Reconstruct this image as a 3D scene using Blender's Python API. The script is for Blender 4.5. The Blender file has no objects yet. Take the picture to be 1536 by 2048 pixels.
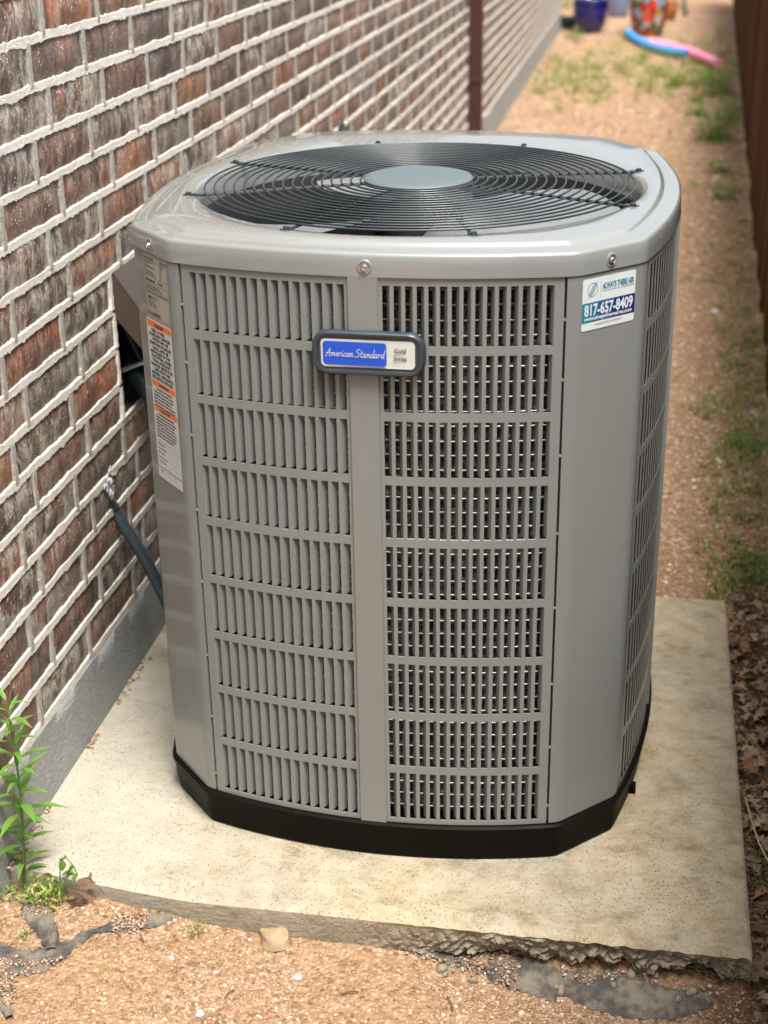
import bpy, math, random
import numpy as np
from mathutils import Vector, Matrix, noise as mn

random.seed(7)
RNG = np.random.default_rng(11)
S = bpy.context.scene
COL = S.collection
PI = math.pi

# ------------------------------------------------------------------ camera
F_PX, CAM = 2964.97, np.array([.47314, -2.69823, 1.70115])
YAW, PITCH, ROLL = .197979, .416190, -.016394
PHI = .018                     # the house wall and the pad are turned this much against the unit
SLOPE = -.006                  # the alley falls away gently
fwd = np.array([-math.sin(YAW)*math.cos(PITCH), math.cos(YAW)*math.cos(PITCH), -math.sin(PITCH)])
_r = np.cross(fwd, [0, 0, 1]); _r /= np.linalg.norm(_r); _u = np.cross(_r, fwd)
rgt = math.cos(ROLL)*_r + math.sin(ROLL)*_u
up = -math.sin(ROLL)*_r + math.cos(ROLL)*_u
cam_d = bpy.data.cameras.new('camera'); cam = bpy.data.objects.new('camera', cam_d); COL.objects.link(cam)
cam.matrix_world = Matrix(((rgt[0], up[0], -fwd[0], CAM[0]), (rgt[1], up[1], -fwd[1], CAM[1]),
                           (rgt[2], up[2], -fwd[2], CAM[2]), (0, 0, 0, 1)))
cam_d.sensor_fit = 'HORIZONTAL'; cam_d.sensor_width = 36; cam_d.lens = F_PX/1536*36
cam_d.clip_end = 400; cam_d.clip_start = .05
cam_d.dof.use_dof = True; cam_d.dof.focus_distance = 2.62; cam_d.dof.aperture_fstop = 5.0
S.camera = cam

# ------------------------------------------------------------------ light
SUN_EL, SUN_AZ = 68, 143       # azimuth clockwise from +y (straight down the alley): high over the fence, a little behind the camera
w = bpy.data.worlds.new('World'); S.world = w; w.use_nodes = True
nt = w.node_tree; nt.nodes.clear()
sky = nt.nodes.new('ShaderNodeTexSky'); sky.sky_type = 'NISHITA'; sky.sun_disc = False
sky.sun_elevation = math.radians(SUN_EL); sky.sun_rotation = math.radians(SUN_AZ)
sky.air_density = 1.0; sky.dust_density = 6.0; sky.ozone_density = .6
bg = nt.nodes.new('ShaderNodeBackground'); bg.inputs[1].default_value = .11
out = nt.nodes.new('ShaderNodeOutputWorld')
hs = nt.nodes.new('ShaderNodeHueSaturation'); hs.inputs['Saturation'].default_value = .45   # thin bright cloud veil
nt.links.new(sky.outputs[0], hs.inputs['Color']); nt.links.new(hs.outputs[0], bg.inputs[0]); nt.links.new(bg.outputs[0], out.inputs[0])
sl = bpy.data.lights.new('sun', 'SUN'); sl.energy = 2.5; sl.angle = math.radians(22); sl.color = (1, .985, .945)
sun = bpy.data.objects.new('sun', sl); COL.objects.link(sun)
a, e = math.radians(SUN_AZ), math.radians(SUN_EL)
sd = Vector((math.sin(a)*math.cos(e), math.cos(a)*math.cos(e), math.sin(e)))
sun.rotation_euler = sd.to_track_quat('Z', 'Y').to_euler()
S.view_settings.view_transform = 'Standard'; S.view_settings.look = 'None'
S.view_settings.gamma = 1; S.view_settings.use_curve_mapping = False
S.view_settings.exposure = 1.34

# ------------------------------------------------------------------ helpers
def ray(px, py, n, k):
    d = fwd*F_PX + rgt*(px-768) + up*(1024-py); n = np.array(n, float)
    return CAM + d*((k - CAM@n)/(d@n))
def fnoise(x, y, sc, seed=0):
    """smooth value made of sines, roughly -1..1"""
    r = np.random.default_rng(seed); o = 0
    for k in range(7):
        an = r.uniform(0, 2*PI); f = sc*r.uniform(.6, 1.9); ph = r.uniform(0, 2*PI)
        o = o + np.sin((np.cos(an)*x + np.sin(an)*y)*f + ph)
    return o/3.2

def ground_h(X, Y):
    z = -.065 + SLOPE*np.clip(Y-.7, 0, None)
    near = np.clip((1.2-np.abs(X))*3, 0, 1)
    z = z + near*(fnoise(X, Y, 9, 1)*.005 + fnoise(X, Y, 45, 2)*.0022)
    # hollow washed out under the broken front corner of the pad
    d = np.exp(-((Y+.69+.03*fnoise(X, Y, 8, 3))/.055)**2)*np.clip((X-.05)/.35, 0, 1)
    z = z - .040*d
    # lower soil strip to the right of the pad
    z = z - .022*np.clip((X-.68)*14, 0, 1)*np.clip((1.0-Y)*2, 0, 1)
    # the gravel stands a little higher on the left front
    z = z + .030*np.clip((-.12-X)/.35, 0, 1)*np.clip((-.45-Y)*6, 0, 1)
    return z
def gz(y): return -.065 + SLOPE*max(y-.7, 0)
def gp(px, py, dz=0):
    """ground point seen at a pixel of the photograph"""
    P = ray(px, py, (0, 0, 1), -.065)
    for _ in range(8): P = ray(px, py, (0, 0, 1), float(ground_h(P[0], P[1]))+dz)
    return P
def tag(o, label=None, cat=None, group=None, kind=None):
    for k, v in (('label', label), ('category', cat), ('group', group), ('kind', kind)):
        if v: o[k] = v
    return o
def link(o, parent=None):
    COL.objects.link(o)
    if parent is not None: o.parent = parent
    return o
def empty(name, loc=(0, 0, 0), rz=0, rx=0):
    o = bpy.data.objects.new(name, None); o.location = loc; o.rotation_euler = (rx, 0, rz)
    o.empty_display_size = .05
    return link(o)
def obj(name, me, parent=None, loc=None, rot=None):
    o = bpy.data.objects.new(name, me)
    if loc is not None: o.location = loc
    if rot is not None: o.rotation_euler = rot
    return link(o, parent)

class MB:
    """collects vertices and faces"""
    def __init__(s): s.v, s.f, s.mi = [], [], []; s.n = 0
    def add(s, v, f, mi=0):
        v = [tuple(p) for p in v]; s.v += v
        s.f += [tuple(i+s.n for i in q) for q in f]; s.mi += [mi]*len(f); s.n += len(v); return s
    def grid(s, P, closed_u=False, closed_v=False, mi=0, flip=False):
        """P[u][v] -> points"""
        P = np.asarray(P, float); nu, nv = P.shape[:2]; f = []
        for i in range(nu if closed_u else nu-1):
            for j in range(nv if closed_v else nv-1):
                q = (i*nv+j, ((i+1) % nu)*nv+j, ((i+1) % nu)*nv+(j+1) % nv, i*nv+(j+1) % nv)
                f.append(q[::-1] if flip else q)
        return s.add(P.reshape(-1, 3), f, mi)
    def box(s, lo, hi, M=None, mi=0):
        x0, y0, z0 = lo; x1, y1, z1 = hi
        v = [(x0,y0,z0),(x1,y0,z0),(x1,y1,z0),(x0,y1,z0),(x0,y0,z1),(x1,y0,z1),(x1,y1,z1),(x0,y1,z1)]
        if M is not None: v = [tuple(M @ Vector(p)) for p in v]
        return s.add(v, [(0,3,2,1),(4,5,6,7),(0,1,5,4),(1,2,6,5),(2,3,7,6),(3,0,4,7)], mi)
    def tube(s, pts, r, seg=8, closed=False, caps=True, mi=0, flat=1.0):
        pts = [Vector(p) for p in pts]; n = len(pts); rr = r if hasattr(r, '__len__') else [r]*n
        P = []; prev = None
        for i, p in enumerate(pts):
            t = (pts[(i+1) % n]-pts[i-1]) if closed else (pts[min(i+1, n-1)]-pts[max(i-1, 0)])
            t.normalize()
            ref = Vector((0, 0, 1)) if abs(t.z) < .95 else Vector((1, 0, 0))
            x = t.cross(ref).normalized() if prev is None else (prev - t*prev.dot(t)).normalized()
            prev = x; y = t.cross(x).normalized()
            P.append([tuple(p + x*math.cos(2*PI*k/seg)*rr[i] + y*math.sin(2*PI*k/seg)*rr[i]*flat) for k in range(seg)])
        s.grid(P, closed_u=closed, closed_v=True, mi=mi, flip=True)
        if caps and not closed:
            b = s.n
            s.add(P[0], [tuple(range(seg))], mi); s.add(P[-1], [tuple(range(seg))[::-1]], mi)
        return s
    def lathe(s, prof, c=(0, 0, 0), seg=32, mi=0):
        P = [[(c[0]+r*math.cos(2*PI*k/seg), c[1]+r*math.sin(2*PI*k/seg), c[2]+z) for k in range(seg)] for r, z in prof]
        return s.grid(P, closed_v=True, mi=mi, flip=True)
    def mesh(s, name, mats, smooth=False, sharp=None):
        me = bpy.data.meshes.new(name); me.from_pydata(s.v, [], s.f)
        for m in (mats if isinstance(mats, (list, tuple)) else [mats]): me.materials.append(m)
        if any(s.mi): me.polygons.foreach_set('material_index', s.mi)
        if smooth:
            me.polygons.foreach_set('use_smooth', [True]*len(me.polygons))
            if sharp: me.set_sharp_from_angle(angle=math.radians(sharp))
        me.update(); return me
    def build(s, name, mats, parent=None, smooth=False, sharp=None, **k):
        return obj(name, s.mesh(name, mats, smooth, sharp), parent, **k)

def np_mesh(name, V, F, mats, smooth=False):
    """fast mesh from numpy arrays, F (n,3) or (n,4)"""
    V = np.asarray(V, np.float32); F = np.asarray(F, np.int32); k = F.shape[1]
    me = bpy.data.meshes.new(name); me.vertices.add(len(V)); me.vertices.foreach_set('co', V.ravel())
    me.loops.add(F.size); me.loops.foreach_set('vertex_index', F.ravel())
    me.polygons.add(len(F)); me.polygons.foreach_set('loop_start', np.arange(0, F.size, k, dtype=np.int32))
    me.polygons.foreach_set('loop_total', np.full(len(F), k, np.int32))
    for m in (mats if isinstance(mats, (list, tuple)) else [mats]): me.materials.append(m)
    if smooth: me.polygons.foreach_set('use_smooth', np.ones(len(F), bool))
    me.update(calc_edges=True); return me

# ------------------------------------------------------------------ materials
class N:
    def __init__(s, name):
        s.m = bpy.data.materials.new(name); s.m.use_nodes = True; s.t = s.m.node_tree
        s.b = s.t.nodes['Principled BSDF']; s.o = s.t.nodes['Material Output']
    def n(s, typ, **k):
        nd = s.t.nodes.new(typ)
        for a_, v in k.items(): setattr(nd, a_, v)
        return nd
    def l(s, a_, b_): s.t.links.new(a_, b_)
    def pos(s): return s.n('ShaderNodeNewGeometry').outputs['Position']
    def objc(s): return s.n('ShaderNodeTexCoord').outputs['Object']
    def mapv(s, v, sc=(1, 1, 1), loc=None):
        m = s.n('ShaderNodeMapping'); s.l(v, m.inputs['Vector']); m.inputs['Scale'].default_value = sc
        if loc is not None:
            if hasattr(loc, 'default_value') or hasattr(loc, 'links'): s.l(loc, m.inputs['Location'])
            else: m.inputs['Location'].default_value = loc
        return m.outputs[0]
    def noise(s, v, scale, detail=4, rough=.55, dist=0):
        t = s.n('ShaderNodeTexNoise'); s.l(v, t.inputs['Vector']); t.inputs['Scale'].default_value = scale
        t.inputs['Detail'].default_value = detail; t.inputs['Roughness'].default_value = rough
        t.inputs['Distortion'].default_value = dist; return t.outputs['Fac']
    def voro(s, v, scale, out='Distance', feature='F1', rnd=1):
        t = s.n('ShaderNodeTexVoronoi', feature=feature); s.l(v, t.inputs['Vector']); t.inputs['Scale'].default_value = scale
        t.inputs['Randomness'].default_value = rnd; return t.outputs[out]
    def ramp(s, v, stops, interp='LINEAR'):
        r = s.n('ShaderNodeValToRGB'); s.l(v, r.inputs[0]); r.color_ramp.interpolation = interp
        el = r.color_ramp.elements
        while len(el) < len(stops): el.new(.5)
        for e_, (p, c) in zip(el, stops):
            e_.position = p; e_.color = (c, c, c, 1) if not hasattr(c, '__len__') else (*c, 1)
        return r.outputs[0]
    def mix(s, f, a_, b_, mode='MIX'):
        m = s.n('ShaderNodeMix', data_type='RGBA', blend_type=mode)
        for sock, v in ((m.inputs[0], f), (m.inputs[6], a_), (m.inputs[7], b_)):
            if hasattr(v, 'links'): s.l(v, sock)
            elif hasattr(v, '__len__'): sock.default_value = (*v, 1)
            else: sock.default_value = v
        return m.outputs[2]
    def math(s, op, a_, b_=0, clamp=False):
        m = s.n('ShaderNodeMath', operation=op, use_clamp=clamp)
        for sock, v in ((m.inputs[0], a_), (m.inputs[1], b_)):
            if hasattr(v, 'links'): s.l(v, sock)
            else: sock.default_value = v
        return m.outputs[0]
    def bump(s, h, strength=.5, dist=.01, prev=None):
        b = s.n('ShaderNodeBump'); b.inputs['Strength'].default_value = strength; b.inputs['Distance'].default_value = dist
        s.l(h, b.inputs['Height'])
        if prev is not None: s.l(prev, b.inputs['Normal'])
        return b.outputs[0]
    def set(s, col=None, rough=None, metal=None, normal=None, coat=None, spec=None, coat_rough=None):
        for nm, v in (('Base Color', col), ('Roughness', rough), ('Metallic', metal), ('Normal', normal),
                      ('Coat Weight', coat), ('Specular IOR Level', spec), ('Coat Roughness', coat_rough)):
            if v is None: continue
            if hasattr(v, 'links'): s.l(v, s.b.inputs[nm])
            elif nm == 'Base Color': s.b.inputs[nm].default_value = (*v, 1)
            else: s.b.inputs[nm].default_value = v
        return s.m

def plain(name, col, rough=.5, metal=0, coat=0, var=.12, vscale=40, bump=.05):
    k = N(name); p = k.objc(); f = k.noise(p, vscale, 5)
    c = k.mix(f, [x*(1-var) for x in col], [min(1, x*(1+var)) for x in col])
    return k.set(col=c, rough=k.ramp(k.noise(p, vscale*.5, 3), [(.3, max(0, rough-.06)), (.7, min(1, rough+.06))]), metal=metal, coat=coat,
                 normal=k.bump(f, bump, .002) if bump else None)

def m_paint(name, col, rough=.36, coat=.55, cr=.09, bp=.03):
    k = N(name); p = k.objc()
    f = k.noise(p, 900, 2); g = k.noise(p, 6, 4); d = k.noise(p, 60, 6, .7)
    c = k.mix(g, [x*.95 for x in col], [x*1.05 for x in col])
    dust = k.ramp(d, [(.58, 0), (.8, .07)])
    c = k.mix(dust, c, (.5, .46, .38))
    return k.set(col=c, rough=k.ramp(d, [(.3, rough-.05), (.75, rough+.12)]), coat=coat, coat_rough=cr,
                 normal=k.bump(f, bp, .0003) if bp else None)
BODY = m_paint('body_paint', (.174, .180, .169), .34, .5, .10)
def m_cap():
    k = N('cap_paint'); p = k.objc()
    return k.set(col=k.mix(k.noise(p, 5, 3), (.185, .192, .182), (.205, .213, .203)), rough=.26, coat=1.0, coat_rough=.035)
CAPM = m_cap()
def m_brick():
    k = N('clay_brick'); p = k.pos()
    oi = k.n('ShaderNodeObjectInfo').outputs['Random']
    at = k.n('ShaderNodeAttribute', attribute_name='rnd').outputs['Fac']
    r = k.math('FRACT', k.math('ADD', oi, at)); r2 = k.math('FRACT', k.math('MULTIPLY', r, 17.31)); r3 = k.math('FRACT', k.math('MULTIPLY', r, 53.7))
    off = k.n('ShaderNodeCombineXYZ'); k.l(k.math('MULTIPLY', r, 31), off.inputs[1]); k.l(k.math('MULTIPLY', r2, 17), off.inputs[2])
    va = k.n('ShaderNodeVectorMath', operation='ADD'); k.l(p, va.inputs[0]); k.l(off.outputs[0], va.inputs[1]); q = va.outputs[0]
    qs = k.mapv(q, (1, 1, .42))
    base = k.ramp(r, [(0, (.13, .075, .052)), (.14, (.37, .125, .048)), (.28, (.17, .15, .128)), (.42, (.17, .080, .052)),
                      (.54, (.075, .058, .056)), (.66, (.34, .125, .050)), (.78, (.22, .19, .155)), (.90, (.14, .070, .052)), (1, (.19, .125, .08))])
    alt = k.ramp(r2, [(0, (.055, .042, .044)), (.3, (.22, .08, .040)), (.55, (.11, .085, .075)), (.8, (.16, .10, .062)), (1, (.07, .050, .050))])
    st = k.noise(qs, 17, 5, .65, .3)
    c = k.mix(k.ramp(st, [(.42, 0), (.56, .9)]), base, alt)
    c = k.mix(k.ramp(k.noise(k.mapv(q, (1, 1, .30)), 38, 5, .65, .4), [(.38, .65), (.52, 0)]), c, (.035, .027, .025))
    # whitewash streaks and lime specks, heavier on some bricks
    amt = k.ramp(r3, [(.25, .15), (.55, .45), (.8, 1)])
    sm = k.noise(k.mapv(q, (1, 1, .55)), 22, 10, .78, .3)
    smear = k.math('MULTIPLY', k.ramp(sm, [(.46, 0), (.58, .85)]), amt)
    c = k.mix(smear, c, (.50, .46, .39))
    sp = k.math('MULTIPLY', k.ramp(k.voro(q, 120), [(.14, 1), (.26, 0)]), k.ramp(k.noise(q, 16, 3), [(.48, 0), (.56, 1)]))
    c = k.mix(sp, c, (.66, .60, .50))
    edge = k.ramp(k.noise(q, 12, 4), [(.48, 0), (.72, .32)])
    c = k.mix(edge, c, (.34, .29, .235))
    h = k.math('ADD', k.math('MULTIPLY', k.noise(k.mapv(q, (1, 1, .3)), 30, 4, .6, .6), 1.4), k.math('MULTIPLY', k.noise(q, 150, 5, .7), .3))
    pit = k.ramp(k.voro(qs, 24), [(0, 0), (.22, 1)])
    h = k.math('ADD', h, k.math('MULTIPLY', pit, .35))
    return k.set(col=c, rough=.58, normal=k.bump(h, 1.0, .014), spec=.45)
BRICK = m_brick()
def m_mortar():
    k = N('lime_mortar'); p = k.pos()
    f = k.noise(p, 30, 6, .65); g = k.noise(p, 4, 3)
    c = k.mix(f, (.64, .59, .50), (.88, .84, .76)); c = k.mix(k.ramp(g, [(.45, 0), (.75, .3)]), c, (.50, .44, .35))
    return k.set(col=c, rough=.9, normal=k.bump(k.math('ADD', k.noise(p, 140, 5, .7), k.noise(p, 500, 2)), .9, .005), spec=.2)
MORTAR = m_mortar()
def m_found():
    k = N('foundation_concrete'); p = k.pos()
    f = k.noise(p, 9, 6, .65); g = k.noise(k.mapv(p, (1, 1, .4)), 40, 5, .65)
    c = k.mix(f, (.22, .225, .215), (.36, .365, .35)); c = k.mix(k.ramp(g, [(.55, 0), (.75, .45)]), c, (.45, .43, .38))
    c = k.mix(k.ramp(k.voro(k.mapv(p, (1, .25, 1)), 60), [(.05, .6), (.12, 0)]), c, (.13, .12, .11))
    return k.set(col=c, rough=.86, normal=k.bump(k.math('ADD', f, k.noise(p, 120, 5)), .6, .006), spec=.25)
FOUND = m_found()
def m_slab():
    k = N('pad_concrete'); p = k.pos()
    a_ = k.noise(p, 3.2, 5, .6, .4); b_ = k.noise(p, 16, 7, .72, .3); c_ = k.noise(k.mapv(p, (1, 3, 1)), 46, 6, .7)
    col = k.mix(k.ramp(a_, [(.38, 0), (.62, 1)]), (.275, .240, .172), (.325, .255, .148))
    col = k.mix(k.ramp(b_, [(.45, 0), (.62, .75)]), col, (.41, .355, .265))
    col = k.mix(k.ramp(b_, [(.32, .8), (.46, 0)]), col, (.17, .125, .072))
    col = k.mix(k.ramp(k.noise(k.mapv(p, (1, 2.2, 1)), 9, 8, .75, .8), [(.50, 0), (.60, .5)]), col, (.43, .37, .265))
    col = k.mix(k.ramp(c_, [(.30, .5), (.45, 0)]), col, (.33, .25, .17))
    xyz = k.n('ShaderNodeSeparateXYZ'); k.l(p, xyz.inputs[0])
    lft = k.math('ADD', k.math('MULTIPLY', xyz.outputs[0], -1.2), k.math('MULTIPLY', k.noise(p, 6, 4), .8))
    col = k.mix(k.ramp(lft, [(.55, 0), (1.15, .65)]), col, (.37, .35, .30))
    # exposed aggregate and pits
    v = k.voro(p, 150); gate = k.ramp(k.noise(p, 7, 3), [(.42, 0), (.6, 1)])
    col = k.mix(k.math('MULTIPLY', k.ramp(v, [(.14, .85), (.24, 0)]), gate), col, (.10, .085, .07))
    col = k.mix(k.math('MULTIPLY', k.ramp(k.voro(p, 170), [(.10, .55), (.2, 0)]), gate), col, (.52, .46, .36))
    col = k.mix(k.ramp(k.noise(p, 2.1, 6, .65, .6), [(.50, 0), (.66, .38)]), col, (.20, .155, .10))
    col = k.mix(k.ramp(k.noise(p, 320, 3, .7), [(.38, .32), (.5, 0)]), col, (.22, .17, .12))
    # dirt film towards the broken side face
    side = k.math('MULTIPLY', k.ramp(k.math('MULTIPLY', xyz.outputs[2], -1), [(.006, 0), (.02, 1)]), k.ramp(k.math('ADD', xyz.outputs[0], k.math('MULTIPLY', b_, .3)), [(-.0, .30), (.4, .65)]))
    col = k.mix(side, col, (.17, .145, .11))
    h = k.math('ADD', k.math('MULTIPLY', k.noise(p, 60, 7, .72), .6), k.math('MULTIPLY', k.ramp(v, [(.1, 0), (.22, 1)]), .5))
    return k.set(col=col, rough=.88, normal=k.bump(h, .8, .008), spec=.25)
SLAB = m_slab()
def m_ground():
    k = N('granite_dirt'); p = k.pos()
    a_ = k.noise(p, 5, 5, .6); v = k.voro(p, 110, 'Color'); d = k.voro(p, 110)
    hue = k.n('ShaderNodeSeparateColor'); k.l(v, hue.inputs[0])
    col = k.ramp(hue.outputs[0], [(0, (.17, .10, .052)), (.35, (.29, .18, .10)), (.7, (.37, .24, .145)), (1, (.46, .32, .21))])
    col = k.mix(k.ramp(d, [(.35, 0), (.7, .6)]), col, (.19, .105, .055))
    col = k.mix(k.ramp(a_, [(.4, .0), (.7, .6)]), col, (.30, .18, .095))
    xyz = k.n('ShaderNodeSeparateXYZ'); k.l(p, xyz.inputs[0])
    wob = k.math('MULTIPLY', k.noise(p, 3.5, 4), .5)
    # leaf mould strip along the fence (soil, grass litter)
    m1 = k.ramp(k.math('ADD', xyz.outputs[0], wob), [(.78, 0), (.98, 1)])
    far = k.ramp(xyz.outputs[1], [(.5, .9), (1.3, .12)])
    col = k.mix(k.math('MULTIPLY', m1, far), col, k.mix(k.noise(p, 60, 5), (.035, .022, .013), (.13, .08, .045)))
    m2 = k.math('MULTIPLY', k.ramp(k.noise(p, 1.6, 5, .6), [(.5, 0), (.66, .55)]), k.ramp(xyz.outputs[1], [(1, 0), (3, 1)]))
    col = k.mix(m2, col, (.28, .20, .085))
    h = k.math('ADD', k.ramp(d, [(0, 1), (.6, 0)]), k.noise(p, 40, 4))
    return k.set(col=col, rough=.93, normal=k.bump(h, .7, .008), spec=.2)
GROUND = m_ground()
def m_island(name, stops, rough=.85, bump=.3, spec=.3, trans=0):
    k = N(name); g = k.n('ShaderNodeNewGeometry'); r = g.outputs['Random Per Island']
    c = k.ramp(r, stops); f = k.noise(g.outputs['Position'], 180, 4)
    c = k.mix(k.ramp(f, [(.35, .25), (.6, 0)]), c, (.12, .08, .05), 'MULTIPLY') if not trans else c
    m = k.set(col=c, rough=rough, normal=k.bump(f, bump, .002), spec=spec)
    if trans:
        tr = k.n('ShaderNodeBsdfTranslucent'); k.l(c, tr.inputs[0]); mx = k.n('ShaderNodeMixShader'); mx.inputs[0].default_value = trans
        k.l(k.b.outputs[0], mx.inputs[1]); k.l(tr.outputs[0], mx.inputs[2]); k.l(mx.outputs[0], k.o.inputs[0])
    return m
GRAVEL = m_island('granite_chips', [(0, (.15, .085, .045)), (.25, (.27, .165, .10)), (.5, (.36, .23, .15)), (.75, (.43, .295, .205)),
                                    (.93, (.50, .37, .27)), (.99, (.58, .50, .40)), (1, (.70, .66, .58))])
LEAFG = m_island('green_leaf', [(0, (.075, .17, .028)), (.5, (.12, .25, .04)), (1, (.20, .34, .06))], .5, .1, .4, .35)
GRASS = m_island('grass_blade', [(0, (.11, .20, .03)), (.45, (.19, .30, .045)), (.8, (.30, .36, .08)), (1, (.42, .36, .16))], .6, .1, .3, .3)
LITTER = m_island('leaf_litter', [(0, (.06, .034, .018)), (.4, (.12, .068, .036)), (.75, (.20, .125, .07)), (1, (.30, .20, .125))], .8, .4)
def m_dryleaf():
    k = N('dry_oak_leaf'); p = k.objc(); r = k.n('ShaderNodeObjectInfo').outputs['Random']
    c = k.ramp(r, [(0, (.10, .058, .03)), (.3, (.30, .19, .115)), (.55, (.48, .34, .22)), (.75, (.28, .13, .045)), (1, (.56, .42, .29))])
    c = k.mix(k.ramp(k.noise(p, 60, 5), [(.4, .5), (.6, 0)]), c, (.06, .035, .02))
    return k.set(col=c, rough=.75, normal=k.bump(k.noise(p, 90, 4), .5, .004))
DRYLEAF = m_dryleaf()
def m_fabric():
    k = N('weed_barrier_cloth'); p = k.pos()
    wv = k.n('ShaderNodeTexWave'); wv.inputs['Scale'].default_value = 260; k.l(k.mapv(p, (1, 1, .3)), wv.inputs[0])
    f = k.noise(p, 26, 6, .7)
    c = k.mix(wv.outputs['Fac'], (.032, .030, .027), (.066, .062, .055))
    c = k.mix(k.ramp(f, [(.42, 0), (.60, .9)]), c, (.185, .155, .115))
    return k.set(col=c, rough=.8, normal=k.bump(k.math('ADD', wv.outputs['Fac'], k.math('MULTIPLY', f, 2)), .35, .002))
FABRIC = m_fabric()
def m_wood():
    k = N('stained_fence_wood'); p = k.objc(); r = k.n('ShaderNodeObjectInfo').outputs['Random']
    g = k.noise(k.mapv(p, (12, 12, .7)), 6, 6, .65, .6)
    c = k.mix(g, (.040, .017, .004), (.115, .048, .011)); c = k.mix(k.math('MULTIPLY', r, .5), c, (.085, .038, .012))
    return k.set(col=c, rough=.8, normal=k.bump(g, .4, .004), spec=.12)
WOOD = m_wood()
WIRE = plain('guard_wire', (.018, .026, .029), .40, 0, .25, .1, 60, 0)
HUB = plain('hub_plastic', (.085, .108, .115), .55, 0, .0, .05, 30, .04)
PLAST = plain('base_pan_plastic', (.005, .004, .003), .5, 0, .0, .25, 25, .15)
BLADE = plain('fan_blade_metal', (.24, .25, .25), .38, .3, 0, .1, 20, .05)
PLAST.node_tree.nodes['Principled BSDF'].inputs['Specular IOR Level'].default_value = .06
DARK = plain('inner_dark', (.02, .021, .022), .7, 0, 0, .2, 30, .1)
SCREW = plain('zinc_screw', (.55, .55, .53), .3, .9, 0, .1, 200, .1)
ALU = plain('coil_tube_metal', (.42, .44, .44), .42, .8, 0, .1, 90, .3)
def m_coil():
    k = N('spiny_coil_fins'); p = k.objc()
    f = k.noise(p, 210, 5, .75, 1.2); g = k.noise(k.mapv(p, (1, 1, .6)), 70, 4, .7, 1.5)
    c = k.mix(k.ramp(k.math('MULTIPLY', f, g), [(.22, 0), (.42, 1)]), (.03, .036, .034), (.50, .54, .52))
    return k.set(col=c, rough=.42, metal=.55, normal=k.bump(k.math('ADD', f, g), 1, .01))
COIL = m_coil()
BROWNM = plain('brown_sheet_metal', (.060, .042, .031), .5, 0, .1, .12, 14, .1)
DSPM = plain('maroon_downspout_paint', (.060, .020, .018), .45, 0, .1, .1, 10, .05)
HOSE = plain('grey_conduit_vinyl', (.035, .050, .060), .45, 0, .1, .15, 40, .1)
INSUL = plain('black_pipe_foam', (.008, .016, .022), .5, 0, .1, .2, 60, .2)
CAULK = plain('white_caulk', (.46, .47, .45), .55, 0, 0, .1, 90, .5)
BEZEL = plain('badge_bezel_plastic', (.022, .033, .042), .35, 0, .3, .05, 40, .02)
BLUE = plain('badge_blue', (.0, .062, .46), .35, 0, .3, .02, 10, 0)
WHITE = plain('badge_white', (.50, .51, .48), .35, 0, .3, .02, 10, 0)
PAPER = plain('label_white', (.52, .54, .53), .45, 0, .1, .03, 20, 0)
PLATEM = plain('rating_plate_foil', (.40, .37, .33), .38, .25, .1, .05, 20, .02)
ORANGE = plain('warning_orange', (.78, .17, .008), .45, 0, 0, .03, 20, 0)
INK = plain('black_ink', (.03, .03, .03), .5, 0, 0, .05, 30, 0)
INKG = plain('grey_ink', (.09, .10, .11), .5, 0, 0, .05, 30, 0)
TEAL = plain('teal_ink', (.0, .13, .20), .4, 0, 0, .05, 30, 0)
def m_band():
    k = N('sticker_blue_band'); t = k.n('ShaderNodeTexCoord'); s_ = k.n('ShaderNodeSeparateXYZ'); k.l(t.outputs['Generated'], s_.inputs[0])
    return k.set(col=k.ramp(s_.outputs[0], [(0, (.0, .17, .25)), (.35, (.003, .075, .18)), (.65, (.004, .018, .15)), (1, (.006, .008, .11))]), rough=.35)
BAND = m_band()
STONE = plain('tan_stone', (.30, .215, .125), .9, 0, 0, .35, 60, .8)
CHALK = plain('pale_stone', (.48, .45, .40), .85, 0, 0, .12, 60, .6)
BARK = plain('twig_bark', (.085, .055, .035), .85, 0, 0, .3, 60, .5)

# ------------------------------------------------------------------ ground
def axis(*segs):
    o = []
    for a0, a1, st in segs: o += list(np.arange(a0, a1-1e-6, st))
    return np.array(o + [segs[-1][1]])
xs = axis((-40, -5, 7), (-5, -.8, .6), (-.8, 1.06, .014), (1.06, 5, .6), (5, 40, 7))
ys = axis((-40, -5, 7), (-5, -1.15, .35), (-1.15, .85, .014), (.85, 4, .045), (4, 18, .14), (18, 24, 1.0), (24, 120, 12))
X, Y = np.meshgrid(xs, ys, indexing='ij')
Z = ground_h(X, Y)
nu, nv = X.shape; I = np.arange(nu*nv).reshape(nu, nv)
F = np.stack([I[:-1, :-1], I[1:, :-1], I[1:, 1:], I[:-1, 1:]], -1).reshape(-1, 4)
tag(obj('ground', np_mesh('ground', np.stack([X, Y, Z], -1).reshape(-1, 3), F, GROUND, True)), 'orange tan decomposed granite ground of the side yard', kind='structure')

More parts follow.
